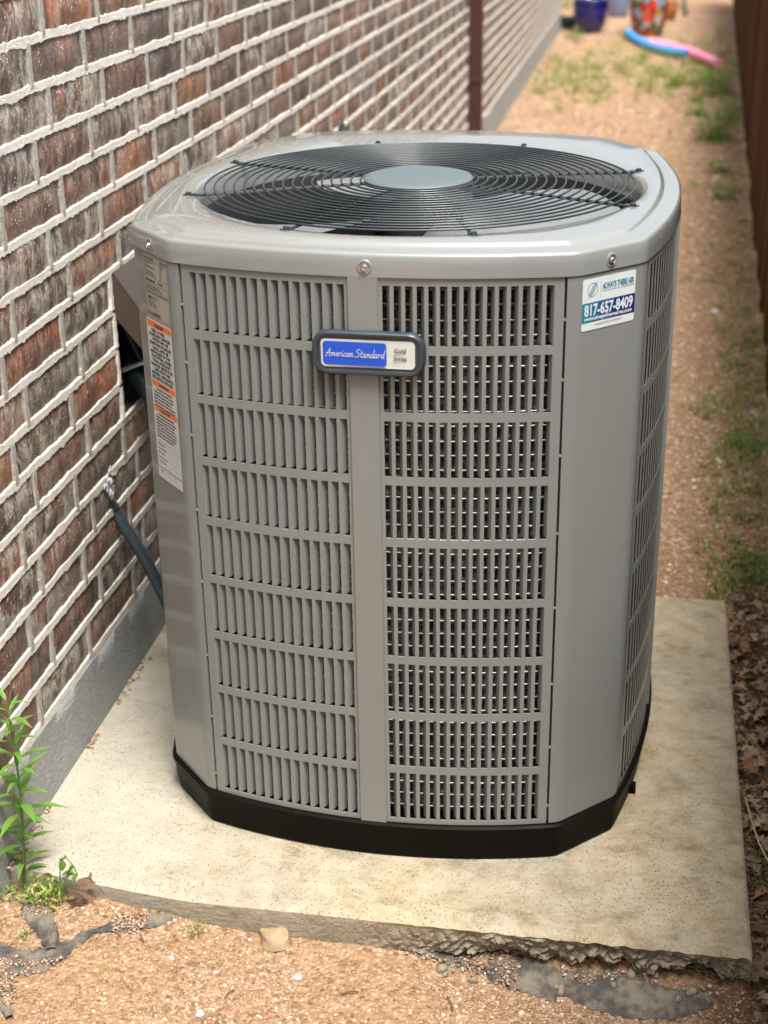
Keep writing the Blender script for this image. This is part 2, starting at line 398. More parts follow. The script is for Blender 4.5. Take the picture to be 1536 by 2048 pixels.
# loose chips, one object
ico = np.array([(0,0,1),(.894,0,.447),(.276,.851,.447),(-.724,.526,.447),(-.724,-.526,.447),(.276,-.851,.447),
                (.724,.526,-.447),(-.276,.851,-.447),(-.894,0,-.447),(-.276,-.851,-.447),(.724,-.526,-.447),(0,0,-1)])
icf = np.array([(0,1,2),(0,2,3),(0,3,4),(0,4,5),(0,5,1),(1,6,2),(2,7,3),(3,8,4),(4,9,5),(5,10,1),(2,6,7),(3,7,8),(4,8,9),(5,9,10),(1,10,6),(6,11,7),(7,11,8),(8,11,9),(9,11,10),(10,11,6)])
octv = np.array([(1,0,0),(-1,0,0),(0,1,0),(0,-1,0),(0,0,1)]); octf = np.array([(0,2,4),(2,1,4),(1,3,4),(3,0,4)])
def scatter(P, size, tv, tf, flat=.6):
    n = len(P); k = len(tv)
    ax = RNG.uniform(.6, 1.35, (n, 3)); ax[:, 2] *= flat
    v = tv[None]*ax[:, None, :]*RNG.uniform(.72, 1.25, (n, k, 1))*size[:, None, None]
    th = RNG.uniform(0, 2*PI, n); tl = RNG.uniform(-.6, .6, n)
    c, s_ = np.cos(th)[:, None], np.sin(th)[:, None]; ct, st = np.cos(tl)[:, None], np.sin(tl)[:, None]
    x, y, z = v[..., 0], v[..., 1], v[..., 2]
    y, z = y*ct - z*st, y*st + z*ct
    x, y = x*c - y*s_, x*s_ + y*c
    V = np.stack([x, y, z], -1) + P[:, None, :]
    return V.reshape(-1, 3), (tf[None] + (np.arange(n)*k)[:, None, None]).reshape(-1, 3)
def pts(n, x0, x1, y0, y1, keep=None, lift=0):
    x = RNG.uniform(x0, x1, n); y = RNG.uniform(y0, y1, n)
    if keep is not None: m = keep(x, y); x, y = x[m], y[m]
    return np.stack([x, y, ground_h(x, y) + lift], -1)
co, si = math.cos(PHI), math.sin(PHI)
def in_slab(x, y):
    X_, Y_ = co*x + si*y, -si*x + co*y
    return (X_ < .667) & (X_ > -.676) & (Y_ > -.648) & (Y_ < .655)
def wallx(x, y): return co*x + si*y > -.672
allV, allF, nb = [], [], 0
def addset(P, size, tv, tf, flat=.6):
    global nb
    V, F_ = scatter(P, size, tv, tf, flat); allV.append(V); allF.append(F_+nb); nb += len(V)
front = lambda x, y: (fnoise(x, y, 10, 31) + RNG.uniform(-1, 1.0, np.shape(x)) > -.45*(x < -.1) - .02) & ~in_slab(x, y) & wallx(x, y) & (x < .80+.1*np.sin(y*9))
P = pts(24000, -.68, .85, -1.05, -.62, front); addset(P, RNG.uniform(.0011, .0027, len(P)), ico, icf)
P = pts(3600, -.68, .85, -1.05, -.62, front); addset(P, RNG.uniform(.0026, .0046, len(P)), ico, icf)
P = pts(170, -.68, .85, -1.05, -.62, front); addset(P, RNG.uniform(.0045, .007, len(P)), ico, icf)
P = pts(2200, .45, .9, -.95, .8, lambda x, y: ~in_slab(x, y)); addset(P, RNG.uniform(.002, .006, len(P)), ico, icf)
back = lambda x, y: ~in_slab(x, y) & wallx(x, y)
P = pts(26000, -.7, 1.0, .64, 4, back); addset(P, RNG.uniform(.003, .009, len(P)), octv, octf, .7)
P = pts(26000, -.95, 1.1, 4, 17, back); addset(P, RNG.uniform(.005, .016, len(P)), octv, octf, .6)
# chips caught in the joint between pad and foundation
yy = RNG.uniform(-.64, .4, 170); yy = yy[(np.sin(yy*23)+np.sin(yy*9+1)) > -.1]
xx = -.671 + np.abs(RNG.normal(0, .006, len(yy)))
addset(np.stack([co*xx-si*yy, si*xx+co*yy, np.full(len(yy), .003)], -1), RNG.uniform(.002, .0055, len(yy)), ico, icf)
tag(obj('gravel', np_mesh('gravel', np.concatenate(allV), np.concatenate(allF), GRAVEL)), 'pinkish tan crushed granite gravel spread over the side yard', 'gravel', kind='stuff')

# ------------------------------------------------------------------ concrete pad
SX, SY0, SY1 = .669, -.657, .659
pad = empty('concrete_pad', (0, 0, 0), PHI)
tag(pad, 'square tan concrete pad with a crumbled front edge under the air conditioner', 'concrete pad')
def rough_edge(x): return np.clip((x+.02)/.35, 0, 1)
sx_ = np.concatenate([np.linspace(-.674, -.1, 60), np.linspace(-.1, SX, 340)[1:]])
m = MB()
# top
sy_ = np.concatenate([np.linspace(0, .03, 6), np.linspace(.03, 1, 50)[1:]])
top = []
for x in sx_:
    col_ = []
    y0 = SY0 + .045*float(np.clip((-.30-x)/.35, 0, 1))**1.3 + .002*mn.noise((x*14, 0, 1)) + .006*mn.noise((x*45, 3, 1))*float(rough_edge(x))
    for t in sy_:
        y = y0 + (SY1-y0)*t
        z = .0008*mn.noise((x*5, y*5, 2))
        dd = (y-y0)
        if dd < .012: z -= .006*(1-dd/.012)**2
        ex = SX-x
        if ex < .008: z -= .004*(1-ex/.008)**2
        col_.append((x, y, z))
    top.append(col_)
m.grid(top)
# front side: smooth to the left, crumbled and undercut to the right
fr = []
NV = 26
for i, x in enumerate(sx_):
    x0_, y0_, z0_ = top[i][0]; re = float(rough_edge(x)); c = []
    rag = mn.noise((x*13, 7, 0))*.7 + mn.noise((x*34, 1, 5))*.3
    H = .068*(1-re) + re*(.046 + .040*rag)
    H = max(.016, H)
    for j in range(NV):
        v = j/(NV-1); z = z0_ - H*v
        n1 = mn.noise((x*24, v*1.8, 4)); n2 = .55-2*abs(mn.noise((x*48, v*3.4, 9))); n3 = mn.noise((x*190, v*14, 2)) + .5*abs(mn.noise((x*330, v*26, 6)))
        y = y0_ - .001*math.sin(v*PI) + re*v**.5*(.017*n1 + .014*n2 + .007*n3 + .012)
        c.append((x + re*.003*n1*v, y + .0012*n3*(1-re), z + re*.005*mn.noise((x*60, v*5, 21))*math.sin(v*PI)))
    c.append((x, y0_+.10, z-.002))
    fr.append(c)
m.grid(fr, flip=True)
# right and back sides
sd_ = []
for k_, t in enumerate(sy_):
    xt, yt, zt = top[-1][k_]
    sd_.append([(xt, yt, zt - .07*v + 0) if v == 0 else (xt - .0015*mn.noise((yt*30, v*4, 1)) , yt, zt-.072*v) for v in (0, .1, .3, .6, 1)])
m.grid(sd_, flip=False)
bk = [[(p[-1][0], p[-1][1], p[-1][2]), (p[-1][0], p[-1][1], -.08)] for p in top]
m.grid(bk)
# merge the shared edges so shading stays continuous
me = m.mesh('pad_slab', SLAB, smooth=True, sharp=38)
obj('pad_slab', me, pad)
# loose crumbs of broken concrete lying in the hollow
for _ in range(26):
    x = random.uniform(.12, .66); s_ = random.uniform(.004, .013)
    V, F_ = scatter(np.zeros((1, 3)), np.array([s_]), ico, icf, .8)
    gx, gy = co*x - si*(SY0), si*x + co*SY0
    yq = gy + random.uniform(-.03, .015)
    c = obj('concrete_crumb', np_mesh('concrete_crumb', V, F_, SLAB), None, (gx, yq, float(ground_h(np.array(gx), np.array(yq)))+s_*.3))
    tag(c, 'grey crumb of broken concrete lying under the crumbled pad edge', 'concrete crumb', 'concrete crumbs below the pad edge')

# ------------------------------------------------------------------ brick wall (local frame: +x faces the alley, y runs down the alley)
XW = -.676
WY0, WY1 = -2.6, 15.3
wall = empty('brick_wall', (0, 0, 0), PHI, SLOPE)
wall.location = (co*XW, si*XW, 0)
tag(wall, 'long house wall of red brown bricks in pale mortar on a grey foundation', 'brick wall')
PH, BL, Z0, NC = .0828, .2815, .1685, 31
offs = {14: -.127, 13: -.049, 12: -.139, 11: -.03, 10: -.12, 9: -.031, 8: -.098, 7: -.018, 6: -.095, 5: -.020, 4: -.11, 3: -.039, 2: -.115, 1: -.03, 0: -.12}
HOLE = (.185, .66, Z0+5*PH, Z0+9*PH)      # y0,y1,z0,z1 of the opening for the pipes
courses = []
for c in range(NC):
    o = offs.get(c, (-.12 if c % 2 == 0 else -.035) + random.uniform(-.02, .02))
    n0 = int((WY0-o)/BL)-1; js = [o + k_*BL + random.uniform(-.006, .006) for k_ in range(n0, int((WY1-o)/BL)+2)]
    js = [j for j in js if WY0 < j < WY1]
    js = [WY0] + js + [WY1]
    z = Z0 + c*PH; segs_ = []
    for j0, j1 in zip(js[:-1], js[1:]):
        if j1-j0 < .03: continue
        if z+PH/2 > HOLE[2] and z+PH/2 < HOLE[3]:
            if j0 < HOLE[0] < j1: segs_.append((j0, HOLE[0]+random.uniform(-.004, .004))); 
            if j0 < HOLE[1] < j1: segs_.append((HOLE[1], j1))
            if j1 <= HOLE[0] or j0 >= HOLE[1]: segs_.append((j0, j1))
        else: segs_.append((j0, j1))
    courses.append((z, [s_ for s_ in segs_ if s_[1]-s_[0] > .02]))
JW = .0115
def brick_geo(seed, L, H, nx=7, nz=4):
    P = []
    for i in range(nx):
        c = []
        for j in range(nz):
            u, v = i/(nx-1), j/(nz-1)
            y = u*L; z = v*H; e = (i in (0, nx-1)), (j in (0, nz-1))
            if e[0]: y += (1 if i == 0 else -1)*(.0012+.0022*mn.noise((seed*3.1, v*3, i)))
            if e[1]: z += (1 if j == 0 else -1)*(.0010+.0024*mn.noise((seed*5.7, u*6, j)))
            if not e[0]: y += L/(nx-1)*.25*mn.noise((seed, u*9, v*9))
            x = .0038*mn.noise((seed*2.3, u*6, v*1.6)) + .0018*mn.noise((seed*7, u*14, v*4))
            if e[0] or e[1]: x -= .0045
            c.append((x, y, z))
        P.append(c)
    V = [p for c in P for p in c]; idx = lambda i, j: i*nz+j
    Fq = [(idx(i, j), idx(i+1, j), idx(i+1, j+1), idx(i, j+1)) for i in range(nx-1) for j in range(nz-1)]
    ring = [idx(i, 0) for i in range(nx)] + [idx(nx-1, j) for j in range(1, nz)] + [idx(i, nz-1) for i in range(nx-2, -1, -1)] + [idx(0, j) for j in range(nz-2, 0, -1)]
    b = len(V); V += [(-.045, V[r_][1], V[r_][2]) for r_ in ring]; n = len(ring)
    Fq += [(ring[(k_+1) % n], ring[k_], b+k_, b+(k_+1) % n) for k_ in range(n)]
    return V, Fq
variants = []
BLK, BHT = BL-JW, PH-.0118
for s_ in range(14):
    V, Fq = brick_geo(s_+1, BLK, BHT); me = bpy.data.meshes.new('brick'); me.from_pydata(V, [], Fq); me.materials.append(BRICK)
    me.polygons.foreach_set('use_smooth', [True]*len(me.polygons)); me.set_sharp_from_angle(angle=math.radians(60))
    at = me.attributes.new('rnd', 'FLOAT', 'FACE'); at.data.foreach_set('value', [0.0]*len(Fq)); variants.append(me)
cand = []
for z, segs_ in courses:
    for j0, j1 in segs_:
        zc, yc = z+PH/2, (j0+j1)/2
        Pw = np.array([co*XW - si*yc, si*XW + co*yc, zc + SLOPE*yc]); d = Pw-CAM; dz = d@fwd
        if dz <= 0: continue
        u_, v_ = 768+F_PX*(d@rgt)/dz, 1024-F_PX*(d@up)/dz
        if -140 < u_ < 1180 and -120 < v_ < 1650: cand.append((dz, z, j0, j1))
cand.sort(); near = set((round(c[1], 4), round(c[2], 4)) for c in cand[:298])
SV, SF, SR, nb = [], [], [], 0
for z, segs_ in courses:
    for j0, j1 in segs_:
        L = j1-j0-JW; zz = z + .0059; y0 = j0 + JW/2
        if (round(z, 4), round(j0, 4)) in near:
            o = obj('brick', random.choice(variants), wall, (random.uniform(-.0015, .0015), y0, zz), (random.uniform(-.004, .004), 0, random.uniform(-.003, .003)))
            o.scale = (1, L/BLK, 1)
        else:
            if j0 > 2.5: V, Fq = brick_geo(random.random()*50, L, BHT, 3, 3)
            else: V, Fq = brick_geo(random.random()*50, L, BHT, 4, 3)
            SV += [(v_[0], v_[1]+y0, v_[2]+zz) for v_ in V]; SF += [tuple(q+nb for q in f_) for f_ in Fq]; SR += [random.random()]*len(Fq); nb += len(V)
me = bpy.data.meshes.new('brick_field'); me.from_pydata(SV, [], SF); me.materials.append(BRICK)
me.polygons.foreach_set('use_smooth', [True]*len(me.polygons)); me.set_sharp_from_angle(angle=math.radians(60))
at = me.attributes.new('rnd', 'FLOAT', 'FACE'); at.data.foreach_set('value', SR)
tag(obj('brick_field', me, wall), kind='stuff')
# mortar: sloppy beds and head joints plus the backing
m = MB()
def hits_hole(y, z): return HOLE[0] < y < HOLE[1] and HOLE[2]+.001 < z < HOLE[3]-.001
for c in range(NC+1):
    z = Z0 + c*PH
    ysegs = [(WY0, WY1)] if not (HOLE[2]+.01 < z < HOLE[3]-.01) else [(WY0, HOLE[0]), (HOLE[1], WY1)]
    for a0, a1 in ysegs:
        yl = [a0]
        while yl[-1] < a1:
            y = yl[-1]; yl.append(y + (.03 if y < -.9 else .0045 if y < 1.8 else .016 if y < 4 else .08))
        yl[-1] = a1; P = []
        for y in yl:
            q = (y*1.0, c*3.7)
            h0 = .0074 + .0028*mn.noise((y*20, c*9.1, 0)) + .0075*max(0, mn.noise((y*48, c*9.1, 0))-.12) + .0030*mn.noise((y*120, c*3, 0))
            h1 = .0072 + .0028*mn.noise((y*20, c*9.1, 7)) + .0055*max(0, mn.noise((y*48, c*9.1, 7))-.15) + .0026*mn.noise((y*120, c*3, 5))
            b = .0003 + .0009*mn.noise((y*9, c*5.1, 3)) + .0008*mn.noise((y*110, c*5.1, 3)); wz = .002*mn.noise((y*4, c*2.2, 11))
            P.append([(-.006, y, z-h0+wz-.001), (-.0002+b*.8, y, z-h0+wz), (b, y, z-h0*.6+wz), (b-.0006+.0014*mn.noise((y*90, c*8, 2)), y, z+wz), (b, y, z+h1*.6+wz), (-.0002+b*.8, y, z+h1+wz), (-.006, y, z+h1+wz+.001)])
        m.grid(P)
for z, segs_ in courses:
    for j0, j1 in segs_:
        for y in {j0, j1}:
            if y in (WY0, WY1): continue
            ns = 11 if y < 1.8 else 5 if y < 4 else 2; P = []
            for k_ in range(ns):
                t = k_/(ns-1); zz = z+.004 + (PH-.008)*t; se = y*7.3
                h0 = .0070 + .0030*mn.noise((t*5, se, 0)) + .003*mn.noise((t*16, se, 3)); h1 = .0070 + .0030*mn.noise((t*5, se, 9)) + .003*mn.noise((t*16, se, 5))
                b = .0020 + .0010*mn.noise((t*4, se, 5))
                P.append([(-.006, y-h0-.001, zz), (-.0002+b*.8, y-h0, zz), (b, y, zz), (-.0002+b*.8, y+h1, zz), (-.006, y+h1+.001, zz)])
            m.grid(P)
zt_ = Z0+NC*PH; xb = -.010
for y0, y1, z0, z1 in ((WY0, HOLE[0], Z0-.01, zt_), (HOLE[1], WY1, Z0-.01, zt_), (HOLE[0], HOLE[1], Z0-.01, HOLE[2]), (HOLE[0], HOLE[1], HOLE[3], zt_)):
    m.add([(xb, y0, z0), (xb, y1, z0), (xb, y1, z1), (xb, y0, z1)], [(0, 1, 2, 3)])
# mortar jambs of the opening, and the body of the wall behind
h = HOLE; xd = -.11
m.add([(xb, h[0], h[2]), (xb, h[0], h[3]), (xd, h[0], h[3]), (xd, h[0], h[2])], [(0, 1, 2, 3)])
m.add([(xb, h[1], h[2]), (xb, h[1], h[3]), (xd, h[1], h[3]), (xd, h[1], h[2])], [(3, 2, 1, 0)])
m.add([(xb, h[0], h[2]), (xb, h[1], h[2]), (xd, h[1], h[2]), (xd, h[0], h[2])], [(3, 2, 1, 0)])
m.add([(xb, h[0], h[3]), (xb, h[1], h[3]), (xd, h[1], h[3]), (xd, h[0], h[3])], [(0, 1, 2, 3)])
m.add([(xd-.02, WY0, -.3), (xd-.02, WY1, -.3), (xd-.02, WY1, zt_), (xd-.02, WY0, zt_)], [(0, 1, 2, 3)])
m.add([(-.012, WY1, 0), (-.3, WY1, 0), (-.3, WY1, zt_), (-.012, WY1, zt_)], [(0, 1, 2, 3)])
m.add([(-.012, WY0, 0), (-.3, WY0, 0), (-.3, WY0, zt_), (-.012, WY0, zt_)], [(3, 2, 1, 0)])
m.add([(.0, WY0, zt_), (.0, WY1, zt_), (-.3, WY1, zt_), (-.3, WY0, zt_)], [(0, 1, 2, 3)])
m.build('mortar', MORTAR, wall, smooth=True, sharp=60)
# foundation
m = MB(); P = []
for y in list(np.arange(WY0, 2.4, .02)) + list(np.arange(2.4, WY1+.01, .1)):
    e_ = .003*mn.noise((y*9, 0, 0)) + .0015*mn.noise((y*40, 0, 0))
    P.append([(-.10, y, Z0-.006), (-.004, y, Z0-.006+e_), (.001+e_*.3, y, Z0-.010+e_)] + [(.001+.0015*mn.noise((y*6, v*5, 3)), y, (Z0-.010)*(1-v)-.30*v) for v in np.linspace(.08, 1, 9)])
m.grid(P, flip=True)
m.build('foundation', FOUND, wall, smooth=True, sharp=50)

# ------------------------------------------------------------------ wooden fence
A, B = np.array([.855, 3.0]), np.array([1.045, 18.1]); fd = (B-A)/np.linalg.norm(B-A)
fa = math.atan2(-fd[0], fd[1])
A0 = A - fd*5.2
fence = empty('wooden_fence', (A0[0], A0[1], -.06), fa)
tag(fence, 'brown stained wooden privacy fence along the right side of the alley', 'fence')
bw, bh = .138, 1.52
variantsb = []
for s_ in range(4):
    mb = MB(); r_ = random.Random(s_)
    P = [[(-.009+r_.uniform(-.001, .001), 0, 0), (-.009, 0, bh-.03), (-.009, .03, bh), (-.009, bw-.03, bh), (-.009, bw, bh-.03), (-.009, bw, 0)]]
    v = P[0] + [(.009, p[1], p[2]) for p in P[0]]
    mb.add(v, [(0, 1, 2, 3, 4, 5), (11, 10, 9, 8, 7, 6)] + [(i, (i+6), (i+1) % 6+6, (i+1) % 6) for i in range(6)])
    variantsb.append(mb.mesh('board', WOOD))
nbd = int(20.6/.142)
for i in range(nbd):
    y = i*.142
    o = obj('board', variantsb[i % 4], fence, (random.uniform(-.007, .009), y, SLOPE*max(0, y-5.6)+random.uniform(-.012, .012)), (0, random.uniform(-.006, .006), random.uniform(-.02, .02)))
for zr in (.22, .78, 1.3):
    MB().box((.012, -.02, zr), (.05, 20.6, zr+.09)).build('rail', WOOD, fence)
for i in range(10):
    MB().box((.052, i*2.3, -.1), (.14, i*2.3+.09, 1.5)).build('post', WOOD, fence)

# ------------------------------------------------------------------ condenser unit
W_, SG, PX, PYF, PYB, YC, QB = .43, .050, .3325, -.3288, .4180, .0115, .520
unit = empty('condenser_unit')
tag(unit, 'large grey outdoor air conditioner with louvred panels and a blue oval badge', 'air conditioner')
def prof(n_arc=24, rc=.0):
    """outline counter clockwise seen from above, starting at front left crease"""
    o = []
    for t in np.linspace(-1, 1, n_arc+1): o.append((PX*t, -(W_+SG*(1-t*t))))
    yh, ym = (PYB-PYF)/2, (PYB+PYF)/2
    for t in np.linspace(-1, 1, n_arc+1): o.append((W_+SG*(1-t*t), ym+yh*t))
    for t in np.linspace(1, -1, n_arc+1): o.append((PX*t, QB+SG*(1-t*t)))
    for t in np.linspace(1, -1, n_arc+1): o.append((-(W_+SG*(1-t*t)), ym+yh*t))
    return np.array(o)
def off_poly(P, d):
    """inset (d>0) a closed ccw outline by mitred normals"""
    n = len(P); o = []
    for i in range(n):
        a_, b_, c_ = P[i-1], P[i], P[(i+1) % n]
        def nrm(p, q): t = q-p; t = t/max(1e-9, np.linalg.norm(t)); return np.array([-t[1], t[0]])
        n1, n2 = nrm(a_, b_), nrm(b_, c_); nn = n1+n2; nn /= np.linalg.norm(nn); o.append(b_ + nn*d/max(.5, nn@n1))
    return np.array(o)
def rounded(P, idxs, r, k_=4):
    """round the corners listed with radius-like distance r"""
    o = []; n = len(P)
    for i in range(n):
        if i in idxs:
            p, a_, b_ = P[i], P[i-1], P[(i+1) % n]
            a1 = p + (a_-p)/np.linalg.norm(a_-p)*min(r, np.linalg.norm(a_-p)*.8); b1 = p + (b_-p)/np.linalg.norm(b_-p)*min(r, np.linalg.norm(b_-p)*.8)
            for t in np.linspace(0, 1, k_+1): o.append((1-t)**2*a1 + 2*t*(1-t)*p + t*t*b1)
        else: o.append(P[i])
    return np.array(o)
NA = 24; CRN = [0, NA, NA+1, 2*NA+1, 2*NA+2, 3*NA+2, 3*NA+3, 4*NA+3]
OUT = prof(NA)
OUTR = rounded(OUT, CRN, .010)

# base pan
m = MB(); P = []
for d, z in ((.03, .0), (.006, .0), (.002, .004), (-.002, .030), (-.005, .062), (-.008, .068), (-.009, .0745), (-.005, .078), (.002, .078), (.006, .070), (.06, .070)):
    q = off_poly(OUTR, d); P.append([(x, y, z) for x, y in q])
m.grid(P, closed_v=True, flip=True)
q = off_poly(OUTR, .06); m.add([(x, y, .070) for x, y in q], [tuple(range(len(q)))])
m.build('base_pan', PLAST, unit, smooth=True, sharp=35)
# little moulded feet clips on the pan side
for (x, y) in ((.466, -.19),):
    MB().box((x-.012, y-.012, .002), (x+.003, y+.010, .016)).build('pan_clip', PLAST, unit)

ZB, ZC = .079, 1.1016
def face_fn(side):
    """returns f(s, depth) -> (x,y): s runs left to right seen from outside"""
    yh, ym = (PYB-PYF)/2, (PYB+PYF)/2
    if side == 'front': return (lambda s, d: (s, -(W_+SG*(1-(s/PX)**2)) + d)), PX
    if side == 'right': return (lambda s, d: (W_+SG*(1-(s/yh)**2) - d, ym + s)), yh
    if side == 'back': return (lambda s, d: (-s, QB+SG*(1-(s/PX)**2) - d)), PX
    return (lambda s, d: (-(W_+SG*(1-(s/yh)**2)) + d, ym - s)), yh
def louver_face(side):
    f, hp = face_fn(side); sc = hp/.3325
    BIN, BOUT, NSL = .0275*sc, .3000*sc, 15
    pit = (BOUT-BIN)/NSL; sw = pit*.66
    rows = []; zt = 1.088
    for r_ in range(9): rows.append((zt - r_*.1127 - .0975, zt - r_*.1127))
    # sheet cells
    se = [-hp*.9390]
    banks = []
    for sgn in (-1, 1):
        for k_ in range(NSL):
            c_ = sgn*(BIN + pit*(k_+.5)); banks.append((c_-sw/2, c_+sw/2, sgn))
    banks.sort()
    for a_, b_, s_ in banks: se += [a_, b_]
    rib = .0255*sc
    se += [-rib, rib, -rib+.002, rib-.002, hp*.9390]; se = sorted(se)
    ze = sorted([ZB] + [z for r_ in rows for z in r_] + [ZC])
    slot_s = set((round(a_, 5), round(b_, 5)) for a_, b_, _ in banks); slot_z = set((round(a_, 5), round(b_, 5)) for a_, b_ in rows)
    m = MB(); pan = {'v': [], 'f': []}; idm = {}
    def vid(s, z, d):
        key = (round(s, 5), round(z, 5), d)
        if key not in idm: x, y = f(s, d); idm[key] = len(pan['v']); pan['v'].append((x, y, z))
        return idm[key]
    def dep(s): return -.0045 if abs(s) < rib-.001 else 0.0
    TH = .0022 if side == 'front' else .0007
    for a_, b_ in zip(se[:-1], se[1:]):
        for z0, z1 in zip(ze[:-1], ze[1:]):
            if (round(a_, 5), round(b_, 5)) in slot_s and (round(z0, 5), round(z1, 5)) in slot_z:
                # inner returns of the punched slot
                for (p, q) in (((a_, z0), (a_, z1)), ((a_, z1), (b_, z1)), ((b_, z1), (b_, z0)), ((b_, z0), (a_, z0))):
                    pan['f'].append((vid(p[0], p[1], 0), vid(q[0], q[1], 0), vid(q[0], q[1], TH), vid(p[0], p[1], TH)))
                continue
            pan['f'].append((vid(a_, z0, dep(a_)), vid(b_, z0, dep(b_)), vid(b_, z1, dep(b_)), vid(a_, z1, dep(a_))))
    m.add(pan['v'], pan['f']); m.build('louver_panel', BODY, unit, smooth=True, sharp=30)
    # vanes, hinged on the outer side of each slot and bent inwards
    joined = MB()
    for (z0, z1) in rows:
        for a_, b_, sgn in banks:
            hg = sgn if side in ('front', 'back') else (-1 if side == 'right' else 1)
            hinge = a_ if hg < 0 else b_; dr = 1 if hg < 0 else -1
            pr = [(-.0004*dr, .0008), (.0018*dr, .0030), (.0048*dr, .0076), (.0074*dr, .0128)]
            P = []
            for (ds, dd) in pr: x, y = f(hinge+ds*sc, dd); P.append([(x, y, z0+.0012+ (dd*.10)), (x, y, z1-.0008-(dd*.05))])
            mm = MB() if side == 'front' else joined
            mm.grid(P, flip=(hg > 0))
            P2 = []
            for (ds, dd) in pr: x, y = f(hinge+(ds-.0000*dr)*sc, dd+.0009); P2.append([(x, y, z0+.0012+(dd*.10)), (x, y, z1-.0008-(dd*.05))])
            mm.grid(P2, flip=(hg < 0))
            if side == 'front': mm.build('louver', BODY, unit, smooth=True)
    if side != 'front': tag(joined.build('louver_set', BODY, unit, smooth=True), kind='stuff')
for s_ in ('front', 'right', 'back', 'left'): louver_face(s_)
# corner covers
def corner_cover(cx, cy):
    """cx, cy signs; built in the first quadrant of its own corner from the outline"""
    # collect the outline between the two seams
    if (cx, cy) == (1, -1): i0, i1 = NA, NA+1
    elif (cx, cy) == (1, 1): i0, i1 = 2*NA+1, 2*NA+2
    elif (cx, cy) == (-1, 1): i0, i1 = 3*NA+2, 3*NA+3
    else: i0, i1 = 4*NA+3, 0
    p, q = OUT[i0], OUT[i1]
    a_, b_ = OUT[i0-1], OUT[(i1+1) % len(OUT)]
    A_ = p + (a_-p)/np.linalg.norm(a_-p)*.0172; B_ = q + (b_-q)/np.linalg.norm(b_-q)*.0172
    def bez(c, u1, u2, r): a1 = c+(u1-c)/np.linalg.norm(u1-c)*r; b1 = c+(u2-c)/np.linalg.norm(u2-c)*r; return [(1-t)**2*a1+2*t*(1-t)*c+t*t*b1 for t in np.linspace(0, 1, 6)]
    line = [A_] + bez(p, A_, q, .011) + [p + (q-p)*.5] + bez(q, p, B_, .011) + [B_]
    line = np.array(line); n = len(line); nn = []
    for i in range(n):
        t = line[min(i+1, n-1)] - line[max(i-1, 0)]; t /= np.linalg.norm(t); nn.append(np.array([t[1], -t[0]]))
    L = [tuple(line[0] - nn[0]*.004)] + [tuple(l+w_*.0012) for l, w_ in zip(line, nn)] + [tuple(line[-1] - nn[-1]*.004)]
    m = MB(); m.grid([[(x, y, ZB+.001), (x, y, ZC-.002)] for x, y in L]); return m.build('corner_panel', BODY, unit, smooth=True, sharp=50)
for c_ in ((1, -1), (1, 1), (-1, 1), (-1, -1)): corner_cover(*c_)
# seam clips along the left front seam
for z in (.115, .24, .37, .52, .66, .80, .93, 1.03):
    for sx in (-1, 1):
        x = sx*.3137; y = -(W_+SG*(1-(x/PX)**2))
        MB().box((x-.0022, y-.0008, z), (x+.0022, y+.003, z+.0035)).build('seam_clip', BODY, unit)

for sx in (-1, 1):
    x = sx*.3137; y = -(W_+SG*(1-(x/PX)**2)); MB().box((x-.006, y+.007, ZB), (x+.006, y+.009, ZC-.004)).build('seam_channel', DARK, unit)
# coil behind the louvres
inner = off_poly(OUTR, .034)
m = MB(); P = []
for z in np.arange(.085, 1.09, .0128): P.append([(x + .0025*mn.noise((x*60, y*60, z*60)), y + .0025*mn.noise((x*60, y*60, z*60+9)), z) for x, y in off_poly(OUTR, .034 + (.0035 if int(round(z/.0128)) % 2 else 0))])
m.grid(P, closed_v=True, flip=True); m.build('coil', COIL, unit, smooth=True)
m = MB(); ring_p = off_poly(OUTR, .0315)
k_ = 0; z = .0975
while z < 1.09:
    rp = [(x, y, z + .0012*mn.noise((x*12, y*12, z*30))) for x, y in ring_p]
    m.tube(rp, .0018, 5, closed=True); z += .02575
m.build('coil_tube', ALU, unit, smooth=True)

# top cover
CX, CY = .006, .012
def ang_samples():
    A_ = [math.atan2(y-CY, x-CX) for x, y in rounded(OUT, CRN, .013, 6)]
    A_ += [2*PI*k_/96 - PI + .001 for k_ in range(96)]
    A_ = sorted(set(round(a_, 4) for a_ in A_)); return A_
def polar_of(P):
    def r_at(th):
        d = np.array([math.cos(th), math.sin(th)]); c = np.array([CX, CY]); best = None
        n = len(P); Q = np.roll(P, -1, 0); E_ = Q-P; W0 = P-c
        den = d[0]*E_[:, 1]-d[1]*E_[:, 0]; den = np.where(abs(den) < 1e-12, 1e-12, den)
        t = (W0[:, 0]*E_[:, 1]-W0[:, 1]*E_[:, 0])/den; u_ = (W0[:, 0]*d[1]-W0[:, 1]*d[0])/den
        ok = (t > 0) & (u_ >= -1e-6) & (u_ <= 1+1e-6); return t[ok].min()
    return r_at
AN = ang_samples()
base_o = rounded(OUT, CRN, .013, 6)
RO = {}
def outline_r(d):
    if d not in RO: g = polar_of(off_poly(base_o, d)); RO[d] = np.array([g(a_) for a_ in AN])
    return RO[d]
ROP = .411
layers = []
def lay(rs, z):
    # the far rim of the pressed lid stands a little higher
    layers.append([(CX+r_*math.cos(a_), CY+r_*math.sin(a_), z + (.009*(max(0, r_*math.sin(a_)-.26)/.26)**1.6 if z > 1.12 and r_ > ROP+.002 else 0)) for r_, a_ in zip(rs, AN)])
lay(outline_r(.006), 1.100); lay(outline_r(.000), 1.0995); lay(outline_r(-.0035), 1.1015); lay(outline_r(-.0035), 1.104)
lay(outline_r(-.003), 1.118)
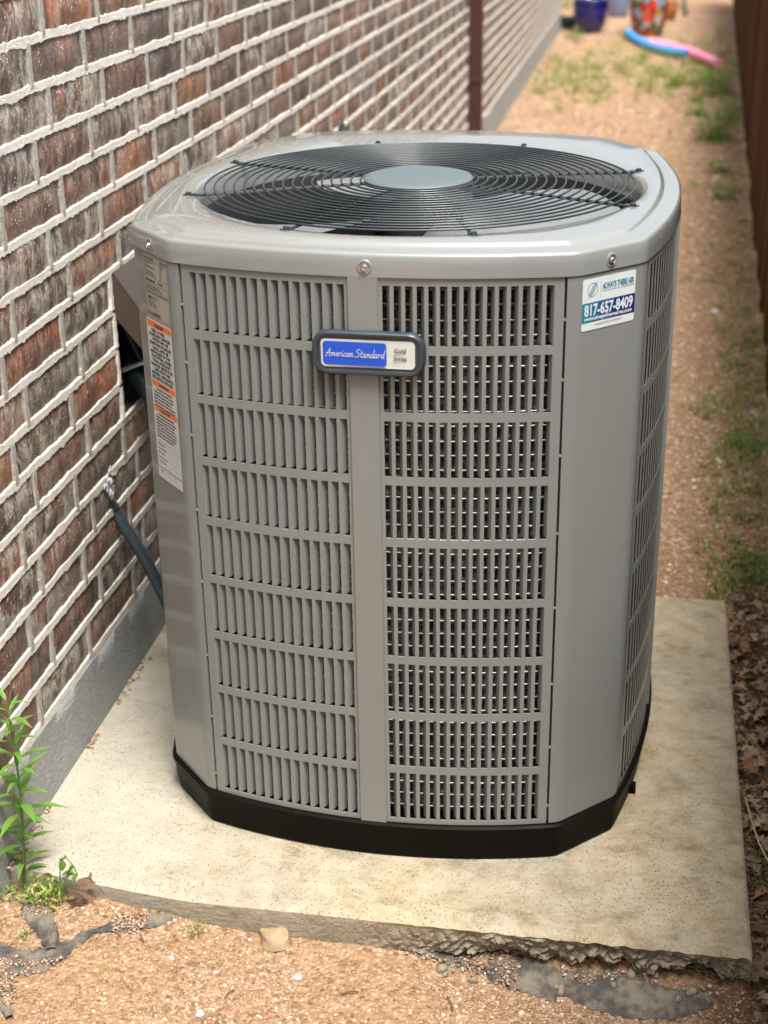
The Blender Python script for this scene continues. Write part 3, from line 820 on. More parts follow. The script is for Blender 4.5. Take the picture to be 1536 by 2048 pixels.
lay(outline_r(-.0025), 1.1335); lay(outline_r(-.0010), 1.1370); lay(outline_r(.0020), 1.1392); lay(outline_r(.0060), 1.1400); lay(outline_r(.016), 1.1408)
o28, o33, o40, o60 = outline_r(.027), outline_r(.031), outline_r(.038), outline_r(.060)
lay(np.maximum(o28, ROP+.013), 1.1414); lay(np.maximum(o33, ROP+.0105), 1.1440); lay(np.maximum(o33*.5+o40*.5, ROP+.0090), 1.1482)
lay(np.maximum(o40, ROP+.0078), 1.1498)
lay(np.maximum(o60*.6 + ROP*.4, ROP+.0055), 1.1498)
lay(np.full(len(AN), ROP+.0030), 1.1478); lay(np.full(len(AN), ROP), 1.1464); lay(np.full(len(AN), ROP-.004), 1.142); lay(np.full(len(AN), ROP-.005), 1.098)
m = MB(); m.grid(layers, closed_v=True, flip=True)
m.build('top_cover', CAPM, unit, smooth=True, sharp=42)
# venturi and inside
m = MB(); m.lathe([(ROP-.0048, 1.10), (ROP-.010, 1.07), (ROP-.004, 1.02), (ROP-.003, .90)], (CX, CY, 0), 96)
m.build('fan_orifice', DARK, unit, smooth=True)
m = MB(); m.lathe([(.405, .90), (.30, .88), (.0, .88)], (CX, CY, 0), 48); m.build('inner_floor', DARK, unit)
# shroud plate between opening and coil so that no light leaks
fan = empty('fan'); fan.parent = unit
m = MB(); m.lathe([(.0, 1.115), (.055, 1.113), (.075, 1.105), (.078, 1.03), (.07, .98), (0, .975)], (CX, CY, 0), 40); m.build('motor', DARK, fan, smooth=True, sharp=40)
for st in (-97, -7, 83, 173):
    P = []
    for r_ in np.linspace(.085, .385, 12):
        t = (r_-.085)/.30; c = []; wd = 62*(.72+.28*math.sin(t*PI*.8+.3)); a0 = st + (62-wd)/2 - 6*t
        for v in np.linspace(0, 1, 12):
            th = math.radians(a0 + wd*v); zz = 1.072 + (.5-v)*-.055*(1-.3*t) + .012*math.sin(v*PI)
            c.append((CX+r_*math.cos(th), CY+r_*math.sin(th), zz))
        P.append(c)
    MB().grid(P).build('blade', BLADE, fan, smooth=True)
# wire guard
guard = empty('fan_guard'); guard.parent = unit
ZG = 1.1525
NR = 17; radii = [.1085 + (.3945-.1085)*k_/(NR-1) for k_ in range(NR)]
for k_, r_ in enumerate(radii):
    zz = ZG + .004*(1-(r_/.4)**2)
    m = MB(); m.tube([(CX+r_*math.cos(t), CY+r_*math.sin(t), zz) for t in np.linspace(0, 2*PI, 97)[:-1]], .0019, 6, closed=True)
    m.build('ring', WIRE, guard, smooth=True)
for k_ in range(8):
    th = math.radians(22.5+45*k_ + (1.5 if k_ % 2 else -1)); c, s_ = math.cos(th), math.sin(th)
    pt = lambda r_, z: (CX+r_*c, CY+r_*s_, z)
    m = MB(); m.tube([pt(.095, ZG+.0005), pt(.25, ZG-.001), pt(.40, ZG-.0042), pt(.424, ZG-.004), pt(.430, ZG-.0025)], .0028, 8)
    M_ = Matrix.Translation(pt(.421, ZG-.0035)) @ Matrix.Rotation(th, 4, 'Z')
    m.box((-.012, -.0065, -.0018), (.012, .0065, .0022), M_)
    m.lathe([(.0055, .0022), (.0050, .0048), (.002, .0058), (0, .0058)], pt(.424, ZG-.003), 10)
    m.build('spoke', WIRE, guard, smooth=True, sharp=40)
m = MB(); m.lathe([(.090, -.004), (.1000, -.003), (.1012, .0035), (.0985, .0062), (.085, .0078), (.04, .0090), (0, .0092)], (CX-.002, CY, ZG+.003), 72)
m.build('hub_cap', HUB, guard, smooth=True, sharp=40)

# screws with dimples on the cover skirt
def screw(P_, nrm):
    nrm = Vector((nrm[0], nrm[1], .0)).normalized(); q = nrm.to_track_quat('Z', 'Y').to_matrix().to_4x4(); M_ = Matrix.Translation(P_) @ q
    h = empty('screw'); h.parent = unit
    m = MB(); m.lathe([(.0125, -.0005), (.0110, .0010), (.0085, .0006), (.0078, -.0002)], (0, 0, 0), 24); m.v = [tuple(M_ @ Vector(p)) for p in m.v]
    m.build('screw_dimple', CAPM, h, smooth=True)
    m = MB(); m.lathe([(.0068, .0002), (.0068, .0012), (.0045, .0016), (.0042, .0050), (.0030, .0052), (.0022, .0036), (0, .0034)], (0, 0, 0), 18); m.v = [tuple(M_ @ Vector(p)) for p in m.v]
    m.build('screw_head', SCREW, h, smooth=True, sharp=35)
def chamf(side, u, d=0):
    """point on the front chamfers: u metres outwards from the front crease"""
    a_ = np.array([side*PX, -W_]); b_ = np.array([side*W_, PYF]); t = (b_-a_)/np.linalg.norm(b_-a_); n_ = np.array([t[1]*side, -t[0]*side])
    p = a_ + t*u + n_*d; return p, t, n_
p, t, n_ = chamf(1, .066, .0036); screw(Vector((p[0], p[1], 1.1165)), n_)
p, t, n_ = chamf(-1, .066, .0036); screw(Vector((p[0], p[1], 1.1165)), n_)
screw(Vector((.004, -(W_+SG)-.0036, 1.1170)), (0, -1))

# ------------------------------------------------------------------ lettering
def text_mesh(body, size, align='LEFT', offset=0, extrude=.00015, shear=0, xs=1.0, space=1.0):
    cu = bpy.data.curves.new('txt', 'FONT'); cu.body = body; cu.size = size; cu.align_x = align; cu.offset = offset
    cu.extrude = extrude; cu.shear = shear; cu.resolution_u = 3; cu.space_character = space
    o = bpy.data.objects.new('txt', cu); COL.objects.link(o)
    dg = bpy.context.evaluated_depsgraph_get(); me = bpy.data.meshes.new_from_object(o.evaluated_get(dg))
    bpy.data.objects.remove(o); bpy.data.curves.remove(cu)
    v = np.array([tuple(p.co) for p in me.vertices]) if len(me.vertices) else np.zeros((0, 3)); f = [tuple(p.vertices) for p in me.polygons]
    bpy.data.meshes.remove(me); v[:, 0] *= xs; return v, f
def put(m, v, f, fr, x, y, lift, mi=0):
    """fr(x, y, lift) -> world"""
    m.add([fr(x+p[0], y+p[1], lift+p[2]) for p in v], f, mi)
def rrect(w_, h_, r_, n=6):
    o = []
    for cx_, cy_, a0 in ((w_/2-r_, h_/2-r_, 0), (-w_/2+r_, h_/2-r_, PI/2), (-w_/2+r_, -h_/2+r_, PI), (w_/2-r_, -h_/2+r_, 1.5*PI)):
        for k_ in range(n+1): t = a0+PI/2*k_/n; o.append((cx_+r_*math.cos(t), cy_+r_*math.sin(t)))
    return o
def plate(m, fr, cx_, cy_, w_, h_, r_, lift, th=.0003, mi=0, cols=1):
    o = rrect(w_, h_, r_); n = len(o)
    m.add([fr(cx_+x, cy_+y, lift+th) for x, y in o] + [fr(cx_+x, cy_+y, lift-.0002) for x, y in o],
          [tuple(range(n))] + [(i+n, (i+1) % n+n, (i+1) % n, i) for i in range(n)], mi)

# badge: slightly bent to follow the panel
badge = empty('name_badge'); badge.parent = unit
BZ, BX0 = .9805, .0095
def bfr(x, y, l): X_ = BX0+x; return (X_, -(W_+SG*(1-(X_/PX)**2)) - .0045 - l, BZ+y + 0*x)
m = MB(); rings = []
for w_, h_, r_, l in ((.180, .070, .026, .0), (.184, .073, .027, .006), (.183, .072, .027, .012), (.176, .066, .024, .0155), (.166, .058, .018, .0150), (.163, .055, .0125, .0125)):
    rings.append([bfr(x, y, l) for x, y in rrect(w_, h_, r_, 8)])
m.grid(rings, closed_v=True); m.add(rings[-1], [tuple(range(len(rings[-1])))]) 
m.build('badge_bezel', BEZEL, badge, smooth=True, sharp=45)
m = MB(); plate(m, bfr, -.0005, .0, .1520, .0455, .0070, .0132); m.build('badge_face', WHITE, badge)
m = MB(); plate(m, bfr, -.0215, .0, .1035, .0385, .0055, .0137); m.build('badge_blue_field', BLUE, badge)
# hand drawn script for the brand lettering: poly strokes in a unit cell, thick pen
ST = {
 'A': (.80, [[(.0,.0),(.12,.02),(.50,.98)],[(.50,.98),(.62,.0),(.72,-.02)],[(.0,.36),(.45,.42),(.85,.40)]]),
 'm': (.74, [[(.0,.42),(.10,.40),(.08,.0)],[(.08,.25),(.22,.44),(.30,.38),(.30,.0)],[(.30,.25),(.46,.44),(.54,.36),(.54,.04),(.70,.08)]]),
 'e': (.50, [[(.04,.20),(.36,.28),(.28,.44),(.10,.38),(.06,.14),(.20,.0),(.46,.12)]]),
 'r': (.42, [[(.02,.42),(.10,.38),(.08,.0)],[(.08,.24),(.22,.44),(.38,.40)]]),
 'i': (.26, [[(.06,.42),(.06,.06),(.14,.0),(.26,.08)],[(.10,.62),(.13,.66)]]),
 'c': (.44, [[(.36,.38),(.22,.44),(.06,.24),(.12,.02),(.40,.08)]]),
 'a': (.52, [[(.34,.40),(.16,.44),(.04,.20),(.12,.0),(.30,.10),(.36,.42)],[(.36,.42),(.34,.06),(.42,.0),(.54,.08)]]),
 'n': (.52, [[(.0,.42),(.10,.40),(.08,.0)],[(.08,.24),(.24,.44),(.34,.38),(.34,.04),(.50,.06)]]),
 'S': (.74, [[(.62,.86),(.44,.98),(.20,.86),(.22,.64),(.50,.46),(.56,.18),(.32,.0),(.0,.10)]]),
 't': (.40, [[(.16,.80),(.12,.10),(.20,.0),(.38,.08)],[(.0,.50),(.38,.54)]]),
 'd': (.54, [[(.34,.36),(.16,.44),(.04,.20),(.12,.0),(.32,.12)],[(.44,.98),(.36,.06),(.44,.0),(.54,.06)]]),
 ' ': (.34, [])}
def script_word(m, word, x0, y0, hgt, wid, fr, lift, pen):
    tot = sum(ST[c][0] for c in word); sx = wid/tot; x = x0
    for ch in word:
        adv, strokes = ST[ch]
        for stp in strokes:
            pts_ = [(x+(p[0])*sx + p[1]*hgt*.22, y0+p[1]*hgt) for p in stp]
            # smooth
            q = []
            for i in range(len(pts_)-1):
                p0, p1, p2, p3 = pts_[max(i-1, 0)], pts_[i], pts_[i+1], pts_[min(i+2, len(pts_)-1)]
                for t in (0, .25, .5, .75):
                    q.append(tuple(.5*((2*p1[k_]) + (-p0[k_]+p2[k_])*t + (2*p0[k_]-5*p1[k_]+4*p2[k_]-p3[k_])*t*t + (-p0[k_]+3*p1[k_]-3*p2[k_]+p3[k_])*t**3) for k_ in (0, 1)))
            q.append(pts_[-1])
            for j, (a_, b_) in enumerate(zip(q[:-1], q[1:])):
                dx, dy = b_[0]-a_[0], b_[1]-a_[1]; L = math.hypot(dx, dy) or 1e-9; nx_, ny_ = -dy/L*pen, dx/L*pen; ex, ey = dx/L*pen*.6, dy/L*pen*.6
                ll = lift+.000002*j
                m.add([fr(a_[0]-ex-nx_, a_[1]-ey-ny_, ll), fr(b_[0]+ex-nx_, b_[1]+ey-ny_, ll), fr(b_[0]+ex+nx_, b_[1]+ey+ny_, ll), fr(a_[0]-ex+nx_, a_[1]-ey+ny_, ll)], [(0, 1, 2, 3)])
        x += adv*sx
m = MB(); script_word(m, 'American', -.0690, -.0048, .0128, .0455, bfr, .0143, .00052); script_word(m, 'Standard', -.0212, -.0052, .0135, .0480, bfr, .0143, .00052)
m.build('brand_lettering', WHITE, badge)
m = MB()
for tx, yy in (('Gold', .0040), ('Series', -.0085)):
    v, f = text_mesh(tx, .0104, 'CENTER', .0002, .0001, 0, .92 if tx == 'Gold' else .82); put(m, v, f, bfr, .0520, yy, .0140)
m.build('series_lettering', INKG, badge)

# contractor sticker on the right chamfer
stick = empty('phone_sticker'); stick.parent = unit
def sfr(x, y, l): p, t, n_ = chamf(1, x, .0016+l); return (p[0], p[1], y)
m = MB(); plate(m, sfr, .0645, 1.0510, .1130, .0835, .004, .0002); m.build('sticker_paper', PAPER, stick)
m = MB(); m.add([sfr(.0080, 1.0225, .0008), sfr(.1210, 1.0225, .0008), sfr(.1210, 1.0545, .0008), sfr(.0080, 1.0545, .0008)], [(0, 1, 2, 3)]); m.build('sticker_band', BAND, stick)
m = MB(); v, f = text_mesh('817-657-8409', .0225, 'LEFT', .0006, .0001, 0, 1); k_ = .104/(v[:, 0].max()-v[:, 0].min()); v[:, 0] *= k_; v[:, 1] *= 1.12
put(m, v, f, sfr, .0125, 1.0335, .0011)
v, f = text_mesh('www.alwaysthereairtx.com', .0088, 'LEFT', .0002, .0001); k_ = .103/(v[:, 0].max()-v[:, 0].min()); v[:, 0] *= k_
put(m, v, f, sfr, .0125, 1.0257, .0011); m.build('phone_lettering', PAPER, stick)
m = MB(); v, f = text_mesh('ALWAYS THERE AIR', .0115, 'LEFT', .0005, .0001); k_ = .068/(v[:, 0].max()-v[:, 0].min()); v[:, 0] *= k_; v[:, 1] *= 1.15
put(m, v, f, sfr, .0500, 1.0725, .0006); m.build('company_lettering', TEAL, stick)
m = MB(); v, f = text_mesh('HEATING AND AIR CONDITIONING', .0038, 'LEFT', .0, .0001); k_ = .068/(v[:, 0].max()-v[:, 0].min()); v[:, 0] *= k_
put(m, v, f, sfr, .0500, 1.0680, .0006)
v, f = text_mesh('License #TACLA146801E', .0046, 'LEFT', 0, .0001); k_ = .058/(v[:, 0].max()-v[:, 0].min()); v[:, 0] *= k_
put(m, v, f, sfr, .0360, 1.0155, .0006)
m.add([sfr(.0455, 1.059, .0006), sfr(.0460, 1.059, .0006), sfr(.0460, 1.088, .0006), sfr(.0455, 1.088, .0006)], [(0, 1, 2, 3)]); m.build('small_lettering', INKG, stick)
m = MB(); cl = (.0290, 1.0745)
for (r0, r1, a0, a1) in ((.0098, .0110, 30, 230), (.0098, .0110, 240, 385)):
    P = [[sfr(cl[0]+r_*math.cos(math.radians(t)), cl[1]+r_*math.sin(math.radians(t)), .0006) for t in np.linspace(a0, a1, 24)] for r_ in (r0, r1)]
    m.grid(P)
for dx, ln in ((-.0042, .0075), (0, .0095), (.0042, .0085), (.0020, .0150), (-.0020, .0150)):
    w_ = .0009; tx_, ty_ = .50, .866
    sx_0, sy_0 = cl[0]+dx-tx_*ln, cl[1]-ty_*ln; sx_1, sy_1 = cl[0]+dx+tx_*ln, cl[1]+ty_*ln
    m.add([sfr(sx_0, sy_0, .0007), sfr(sx_0+w_*1.2, sy_0, .0007), sfr(sx_1+w_*1.2, sy_1, .0007), sfr(sx_1, sy_1, .0007)], [(0, 1, 2, 3)])
m.build('sticker_emblem', TEAL, stick)

# rating plate and warning label on the left chamfer; x runs towards the front crease
def lfr(x, y, l): p, t, n_ = chamf(-1, .1045-x, .0016+l); return (p[0], p[1], y)
def fitline(m, txt, x0, x1, y, size, mi=0, bold=0, centre=False):
    v, f = text_mesh(txt, size, 'LEFT', bold, .00008); wd = v[:, 0].max()-v[:, 0].min(); v[:, 0] -= v[:, 0].min()
    k_ = min(1.25, (x1-x0)/wd); v[:, 0] *= k_; xx = x0 + ((x1-x0)-wd*k_)/2 if centre else x0
    put(m, v, f, lfr, xx, y, .0006, mi)
def bar(m, x0, x1, y0, y1, l=.0006, mi=0): m.add([lfr(x0, y0, l), lfr(x1, y0, l), lfr(x1, y1, l), lfr(x0, y1, l)], [(0, 1, 2, 3)], mi)
rate = empty('rating_plate'); rate.parent = unit
m = MB(); bar(m, .004, .0965, .9865, 1.0985, .0003); m.build('plate_foil', PLATEM, rate)
m = MB(); x0, x1 = .008, .0925
for y in (1.0950, 1.0880, 1.0600, 1.0480, 1.0355, .9900): bar(m, x0-.001, x1+.001, y, y+.0005)
bar(m, x0-.0015, x0-.001, .9900, 1.0955); bar(m, x1+.001, x1+.0015, .9900, 1.0955)
fitline(m, 'MOD. NO. / SERIAL NO.', x0, .045, 1.0900, .0042, bold=.0001); fitline(m, 'MFR DATE', .068, x1, 1.0900, .0042, bold=.0001)
rows_ = [('POWER SUPPLY  V', '208/230'), ('PH / HZ', '1 / 60'), ('COMPRESSOR RLA', '19.9'), ('LRA', '109'), ('O.D. MOTOR FLA', '0.9'), ('MIN CKT AMPACITY', '26')]
for i, (a_, b_) in enumerate(rows_):
    y = 1.0838 - i*.0042; fitline(m, a_, x0, .050, y, .0036); fitline(m, b_, .066, .085, y, .0036)
fitline(m, 'OUTDOOR USE', x0, .044, 1.0515, .0062, bold=.0002); fitline(m, 'R-410A', .055, x1, 1.0525, .0050, bold=.0001)
for i, tx in enumerate(('FACTORY CHARGE  LBS  OZ', 'DESIGN PRESSURE  HIGH  LOW')): fitline(m, tx, x0, .080, 1.0430-i*.0045, .0036)
fitline(m, 'SUITABLE FOR OUTDOOR INSTALLATION', x0, x1, 1.0315, .0036)
fitline(m, 'AHRI', .012, .026, 1.0215, .0062, bold=.0003); fitline(m, 'CERTIFIED', .028, .046, 1.0225, .0034)
for i, tx in enumerate(('Unitary Small AC', 'AHRI Standard 210/240', 'Certification applies only')): fitline(m, tx, .012, .044, 1.0165-i*.0042, .0030)
for y0, y1, xa, xb_ in ((1.0280, 1.0284, .010, .052), (1.0030, 1.0034, .010, .052)): bar(m, xa, xb_, y0, y1)
for xa in (.010, .052): bar(m, xa, xa+.0004, 1.0030, 1.0284)
for i in range(22): bar(m, .010+i*.0021, .010+i*.0021+random.choice((.0006, .0012, .0015)), .9925, .9990)
m.build('plate_lettering', INK, rate)
warn = empty('warning_label'); warn.parent = unit
m = MB(); bar(m, -.0035, .0950, .6880, .9850, .0003); m.build('label_paper', PAPER, warn)
for y0, y1 in ((.9710, .9815), (.8640, .8730), (.8165, .8255)): m = MB(); bar(m, .000, .0920, y0, y1, .0005); m.build('warning_bar', ORANGE, warn)
m = MB(); bx0, bx1 = .002, .090
fitline(m, 'WARNING', .028, .064, .9733, .0078, bold=.0004); fitline(m, 'WARNING', .026, .066, .8658, .0068, bold=.0003); fitline(m, 'CAUTION', .026, .066, .8183, .0068, bold=.0003)
txt = ['RISK OF FIRE', 'AUXILIARY DEVICES', 'WHICH MAY BE', 'IGNITION SOURCES', 'SHALL NOT BE', 'INSTALLED IN THE', 'DUCTWORK, OTHER', 'THAN AUXILIARY', 'DEVICES LISTED FOR', 'USE WITH THE', 'SPECIFIC APPLIANCE.', 'SEE INSTRUCTIONS.']
for i, tx in enumerate(txt):
    wd = min(.086, .0052*len(tx)); fitline(m, tx, .046-wd/2, .046+wd/2, .9630-i*.00785, .0074, bold=.00025)
t2 = ['HAZARDOUS VOLTAGE!', 'Disconnect all electric power,', 'including remote disconnects', 'before servicing. Failure to', 'disconnect power before servicing', 'can cause severe personal injury.']
for i, tx in enumerate(t2): fitline(m, tx, .016 if i == 0 else bx0+.002, .076 if i == 0 else bx1-.004, .8570-i*.0062, .0052, bold=.0001)
t3 = ['CONTAINS REFRIGERANT!', 'System contains oil and refrigerant', 'under high pressure. Recover', 'refrigerant to relieve pressure', 'before opening system. See unit', 'rating label for refrigerant type.', 'Use only approved refrigerant,', 'additives and components.']
for i, tx in enumerate(t3): fitline(m, tx, .014 if i == 0 else bx0+.002, .078 if i == 0 else bx1-.004, .8098-i*.0060, .0050, bold=.0001)
bar(m, bx0, bx1, .7600, .7604)
for i, tx in enumerate(('Charge added: ', 'Line set length: ', 'Subcooling: ', 'Installed by / date: ', 'Service notes')): fitline(m, tx, bx0+.002, .045, .7530-i*.0085, .0042); 
for i in range(5): bar(m, .047, bx1, .7530-i*.0085, .7533-i*.0085)
bar(m, bx0-.002, bx1+.002, .7085, .7097); fitline(m, 'RU', .008, .020, .7000, .0062)
for xa in (.036, .062):
    bar(m, xa, xa+.011, .6985, .6989); bar(m, xa, xa+.011, .7055, .7059); bar(m, xa, xa+.0005, .6985, .7055); bar(m, xa+.0105, xa+.011, .6985, .7055)
m.build('label_lettering', INK, warn)

# ------------------------------------------------------------------ pipes, hood and conduit on the wall behind the unit
def wp(x, y, z): return (co*(XW+x) - si*y, si*(XW+x) + co*y, z + SLOPE*y)
hood = empty('pipe_hood', wp(0, .42, HOLE[3])); HM = Matrix.Translation(Vector(wp(0, .42, HOLE[3]))).inverted()
tag(hood, 'brown sheet metal hood over the pipe opening in the brick wall', 'pipe hood')
def wadd(m, P_, fs): m.add([tuple(HM @ Vector(wp(*p))) for p in P_], fs)
y0, y1 = .192, .655; zt_h, zb_h = HOLE[3]-.004, HOLE[2]+.004
m = MB(); wadd(m, [(-.085, y0, zb_h), (-.085, y1, zb_h), (-.085, y1, zt_h), (-.085, y0, zt_h), (.002, y0, zb_h), (.002, y1, zb_h), (.002, y1, zt_h), (.002, y0, zt_h)],
     [(0, 1, 2, 3), (4, 5, 1, 0), (3, 2, 6, 7), (0, 3, 7, 4), (5, 6, 2, 1)]); m.build('liner', BROWNM, hood)
# sloping lid with side flanges
lid = [(.003, zt_h+.004), (.150, zt_h-.215)]
m = MB()
wadd(m, [(lid[0][0], y0, lid[0][1]), (lid[0][0], y1, lid[0][1]), (lid[1][0], y1, lid[1][1]), (lid[1][0], y0, lid[1][1]),
         (lid[0][0]-.001, y0, lid[0][1]-.002), (lid[0][0]-.001, y1, lid[0][1]-.002), (lid[1][0]-.001, y1, lid[1][1]-.002), (lid[1][0]-.001, y0, lid[1][1]-.002)],
     [(0, 3, 2, 1), (4, 5, 6, 7), (0, 4, 7, 3), (1, 2, 6, 5), (3, 7, 6, 2), (0, 1, 5, 4)]); m.build('lid', BROWNM, hood)
for yy in (y0, y1-.0015):
    m = MB(); q = [(lid[0][0], lid[0][1]), (lid[1][0], lid[1][1]), (lid[1][0]-.045, lid[1][1]-.012), (lid[0][0]-.02, lid[0][1]-.075)]
    wadd(m, [(a_, yy, b_) for a_, b_ in q] + [(a_, yy+.0015, b_) for a_, b_ in q], [(0, 3, 2, 1), (4, 5, 6, 7), (0, 1, 5, 4), (1, 2, 6, 5), (2, 3, 7, 6), (3, 0, 4, 7)]); m.build('flange', BROWNM, hood)
pipe = MB().tube([wp(-.07, .36, .73)] + [tuple(ray(a_, b_, (0, 1, 0), yy)) for a_, b_, yy in ((272, 748, .27), (292, 768, .25), (312, 800, .24), (335, 850, .23))], .026, 14)
tag(pipe.build('refrigerant_pipe', INSUL, None, smooth=True), 'black foam insulated refrigerant pipe coming out under the brown hood', 'pipe')
wr = MB().tube([tuple(ray(a_, b_, (0, 1, 0), .235)) for a_, b_ in ((246, 741), (262, 733), (280, 727), (300, 722), (320, 722))], .0055, 8)
tag(wr.build('liquid_line', plain('bare_line_metal', (.55, .6, .62), .3, .8), None, smooth=True), 'thin bare metal line above the black insulated pipe', 'pipe')
# conduit
cp = [ray(228, 1018, (0, 1, 0), .075), ray(246, 1050, (0, 1, 0), .078), ray(268, 1083, (0, 1, 0), .082), ray(292, 1122, (0, 1, 0), .087), ray(318, 1172, (0, 1, 0), .092), ray(345, 1225, (0, 1, 0), .097), ray(380, 1290, (0, 1, 0), .10)]
st0 = np.array(wp(-.01, .068, .452)); cp = [st0] + cp
sm = []
for i in range(len(cp)-1):
    p0, p1, p2, p3 = cp[max(i-1, 0)], cp[i], cp[i+1], cp[min(i+2, len(cp)-1)]
    for t in np.arange(0, 1, .12): sm.append(.5*((2*p1)+(-p0+p2)*t+(2*p0-5*p1+4*p2-p3)*t*t+(-p0+3*p1-3*p2+p3)*t**3))
rad = [.0138 + .0005*math.sin(i*1.9) for i in range(len(sm))]
tag(MB().tube(sm, rad, 14).build('electrical_conduit', HOSE, None, smooth=True), 'dark grey flexible conduit running from the brick wall to the unit', 'conduit')
m = MB()
for k_ in range(16):
    s_ = random.uniform(.004, .010); c = Vector(wp(.003, .068+random.gauss(0, .010), .476+random.gauss(0, .016))); P = []
    for i in range(7):
        th = PI*i/6; P.append([tuple(c + Vector((math.sin(th)*math.cos(q)*s_*.45, math.sin(th)*math.sin(q)*s_, math.cos(th)*s_*1.1))*(1+.7*mn.noise((q*2, th*3, k_)))) for q in np.linspace(0, 2*PI, 11)[:-1]])
    m.grid(P, closed_v=True)
tag(m.build('caulk_blob', CAULK, None, smooth=True), 'white caulk smeared around the conduit hole in the bricks', 'caulk')

# downspout
ds = empty('downspout', wp(.0, 6.42, -.10)); DM = Matrix.Translation(Vector(wp(.0, 6.42, -.10))).inverted()
tag(ds, 'dark maroon rectangular metal downspout fixed to the brick wall', 'downspout')
m = MB(); prf = []
for (x, y) in ((.006, -.030), (.020, -.030), (.022, -.026), (.034, -.026), (.036, -.030), (.050, -.030), (.052, -.026), (.064, -.026), (.066, -.030), (.080, -.030), (.082, -.026), (.082, .026), (.080, .030), (.006, .030)): prf.append((x, y))
m.grid([[tuple(DM @ Vector(wp(x, 6.42+y, z))) for x, y in prf] for z in (-.05, 2.7)], closed_v=True, flip=True); m.build('spout_pipe', DSPM, ds)
for z in (.5, 1.9): m = MB(); m.grid([[tuple(DM @ Vector(wp(x, 6.42+y*1.12, zz))) for x, y in ((.001, -.032), (.086, -.032), (.086, .032), (.001, .032))] for zz in (z, z+.03)], closed_v=True, flip=True); m.build('strap', DSPM, ds)
# hose tap with green wheel
tp = empty('hose_tap'); T0 = Vector(ray(683, 262, (co, si, 0), XW+.05)); tp.location = T0
tag(tp, 'small garden tap with green handle on the brick wall behind the unit', 'tap')
m = MB(); m.tube([(-.055, 0, -.01), (0, 0, -.01), (.03, 0, -.02), (.04, 0, -.05)], .010, 10); m.build('tap_body', DARK, tp, smooth=True)
m = MB(); m.tube([(.0+.0*math.cos(t), .022*math.cos(t), .012+.022*math.sin(t)) for t in np.linspace(0, 2*PI, 17)[:-1]], .006, 6, closed=True); m.build('tap_handle', plain('green_enamel', (.006, .05, .045), .5), tp, smooth=True)

# ------------------------------------------------------------------ far end: pots and pool noodles
def pot(name, base, r0, r1, h, mat, label, cat='plant pot', rim=True):
    t = empty(name, base); tag(t, label, cat)
    pr = [(0, 0), (r0*.92, 0), (r0, .01)]
    for v in np.linspace(.1, .92, 9): pr.append((r0+(r1-r0)*math.sin(v*PI/2)**.9 + .015*math.sin(v*PI), h*v))
    MB().lathe(pr + [(r1*1.0, h*.93)], seg=36).build('pot_body', mat, t, smooth=True)
    MB().lathe([(r1*1.0, h*.925), (r1*1.09, h*.935), (r1*1.10, h*.99), (r1*1.03, h), (r1*.95, h*.985), (r1*.93, h*.9)], seg=36).build('pot_rim', mat, t, smooth=True)
    MB().lathe([(r1*.94, h*.91), (0, h*.915)], seg=24).build('soil', plain('potting_soil', (.05, .035, .025), .95, 0, 0, .4, 50, .6), t)
    return t
G = lambda px, py: tuple(gp(px, py))
COB = plain('cobalt_glaze', (.004, .008, .12), .12, 0, .8, .15, 12, .02)
pb = gp(1180, 66)
pot('glazed_pot', pb, .125, .195, .37, COB, 'cobalt blue glazed plant pot at the far end beside the house corner')
g2 = gp(1137, 58); pot('small_pot', g2, .06, .085, .14, plain('black_nursery_plastic', (.012, .014, .018), .4), 'small black nursery pot left of the cobalt blue pot')
g3 = gp(1236, 33); pot('bin_pot', g3, .11, .135, .44, plain('grey_blue_glaze', (.16, .21, .32), .3, 0, .4), 'grey blue tall pot behind the cobalt blue pot')
def m_mosaic():
    k = N('painted_talavera'); p = k.objc(); v = k.voro(p, 13, 'Color'); s_ = k.n('ShaderNodeSeparateColor'); k.l(v, s_.inputs[0])
    c = k.ramp(s_.outputs[0], [(0, (.30, .02, .015)), (.25, (.45, .22, .02)), (.36, (.20, .34, .42)), (.52, (.32, .02, .015)), (.70, (.40, .42, .40)), (.82, (.04, .10, .05)), (.92, (.60, .07, .02))], 'CONSTANT')
    return k.set(col=c, rough=.2, coat=.6)
g4 = gp(1295, 70); pot('painted_pot', g4, .165, .205, .56, m_mosaic(), 'tall pot painted in red yellow and light blue patches behind the noodles')

def tube_thing(name, px, r, mat, label, cat, dz=0):
    P = [np.array(gp(*q)) + (0, 0, r+dz) for q in px]; sm = []
    for i in range(len(P)-1):
        p0, p1, p2, p3 = P[max(i-1, 0)], P[i], P[i+1], P[min(i+2, len(P)-1)]
        for t in np.arange(0, 1, .2): sm.append(.5*((2*p1)+(-p0+p2)*t+(2*p0-5*p1+4*p2-p3)*t*t+(-p0+3*p1-3*p2+p3)*t**3))
    sm.append(P[-1])
    return tag(MB().tube(sm, r, 14).build(name, mat, None, smooth=True), label, cat)
tube_thing('pool_noodle', [(1256, 75), (1272, 88), (1300, 102), (1335, 112), (1372, 117)], .045, plain('blue_foam', (.02, .25, .62), .7), 'bright blue foam pool noodle curved on the ground', 'pool noodle')
tube_thing('pool_noodle', [(1302, 97), (1335, 104), (1368, 112), (1395, 122), (1416, 131), (1436, 140)], .045, plain('pink_foam', (.85, .26, .42), .7), 'pink foam pool noodle lying behind the blue one', 'pool noodle', .01)
P = [np.array(gp(1345, 12)), np.array(gp(1352, 2)), np.array(gp(1368, 14)), np.array(gp(1372, 34))]
m = MB(); m.tube([P[0]+(0, 0, .02), P[1]+(0, 0, .10), P[2]+(0, 0, .09), P[3]+(0, 0, .02)], .022, 8)
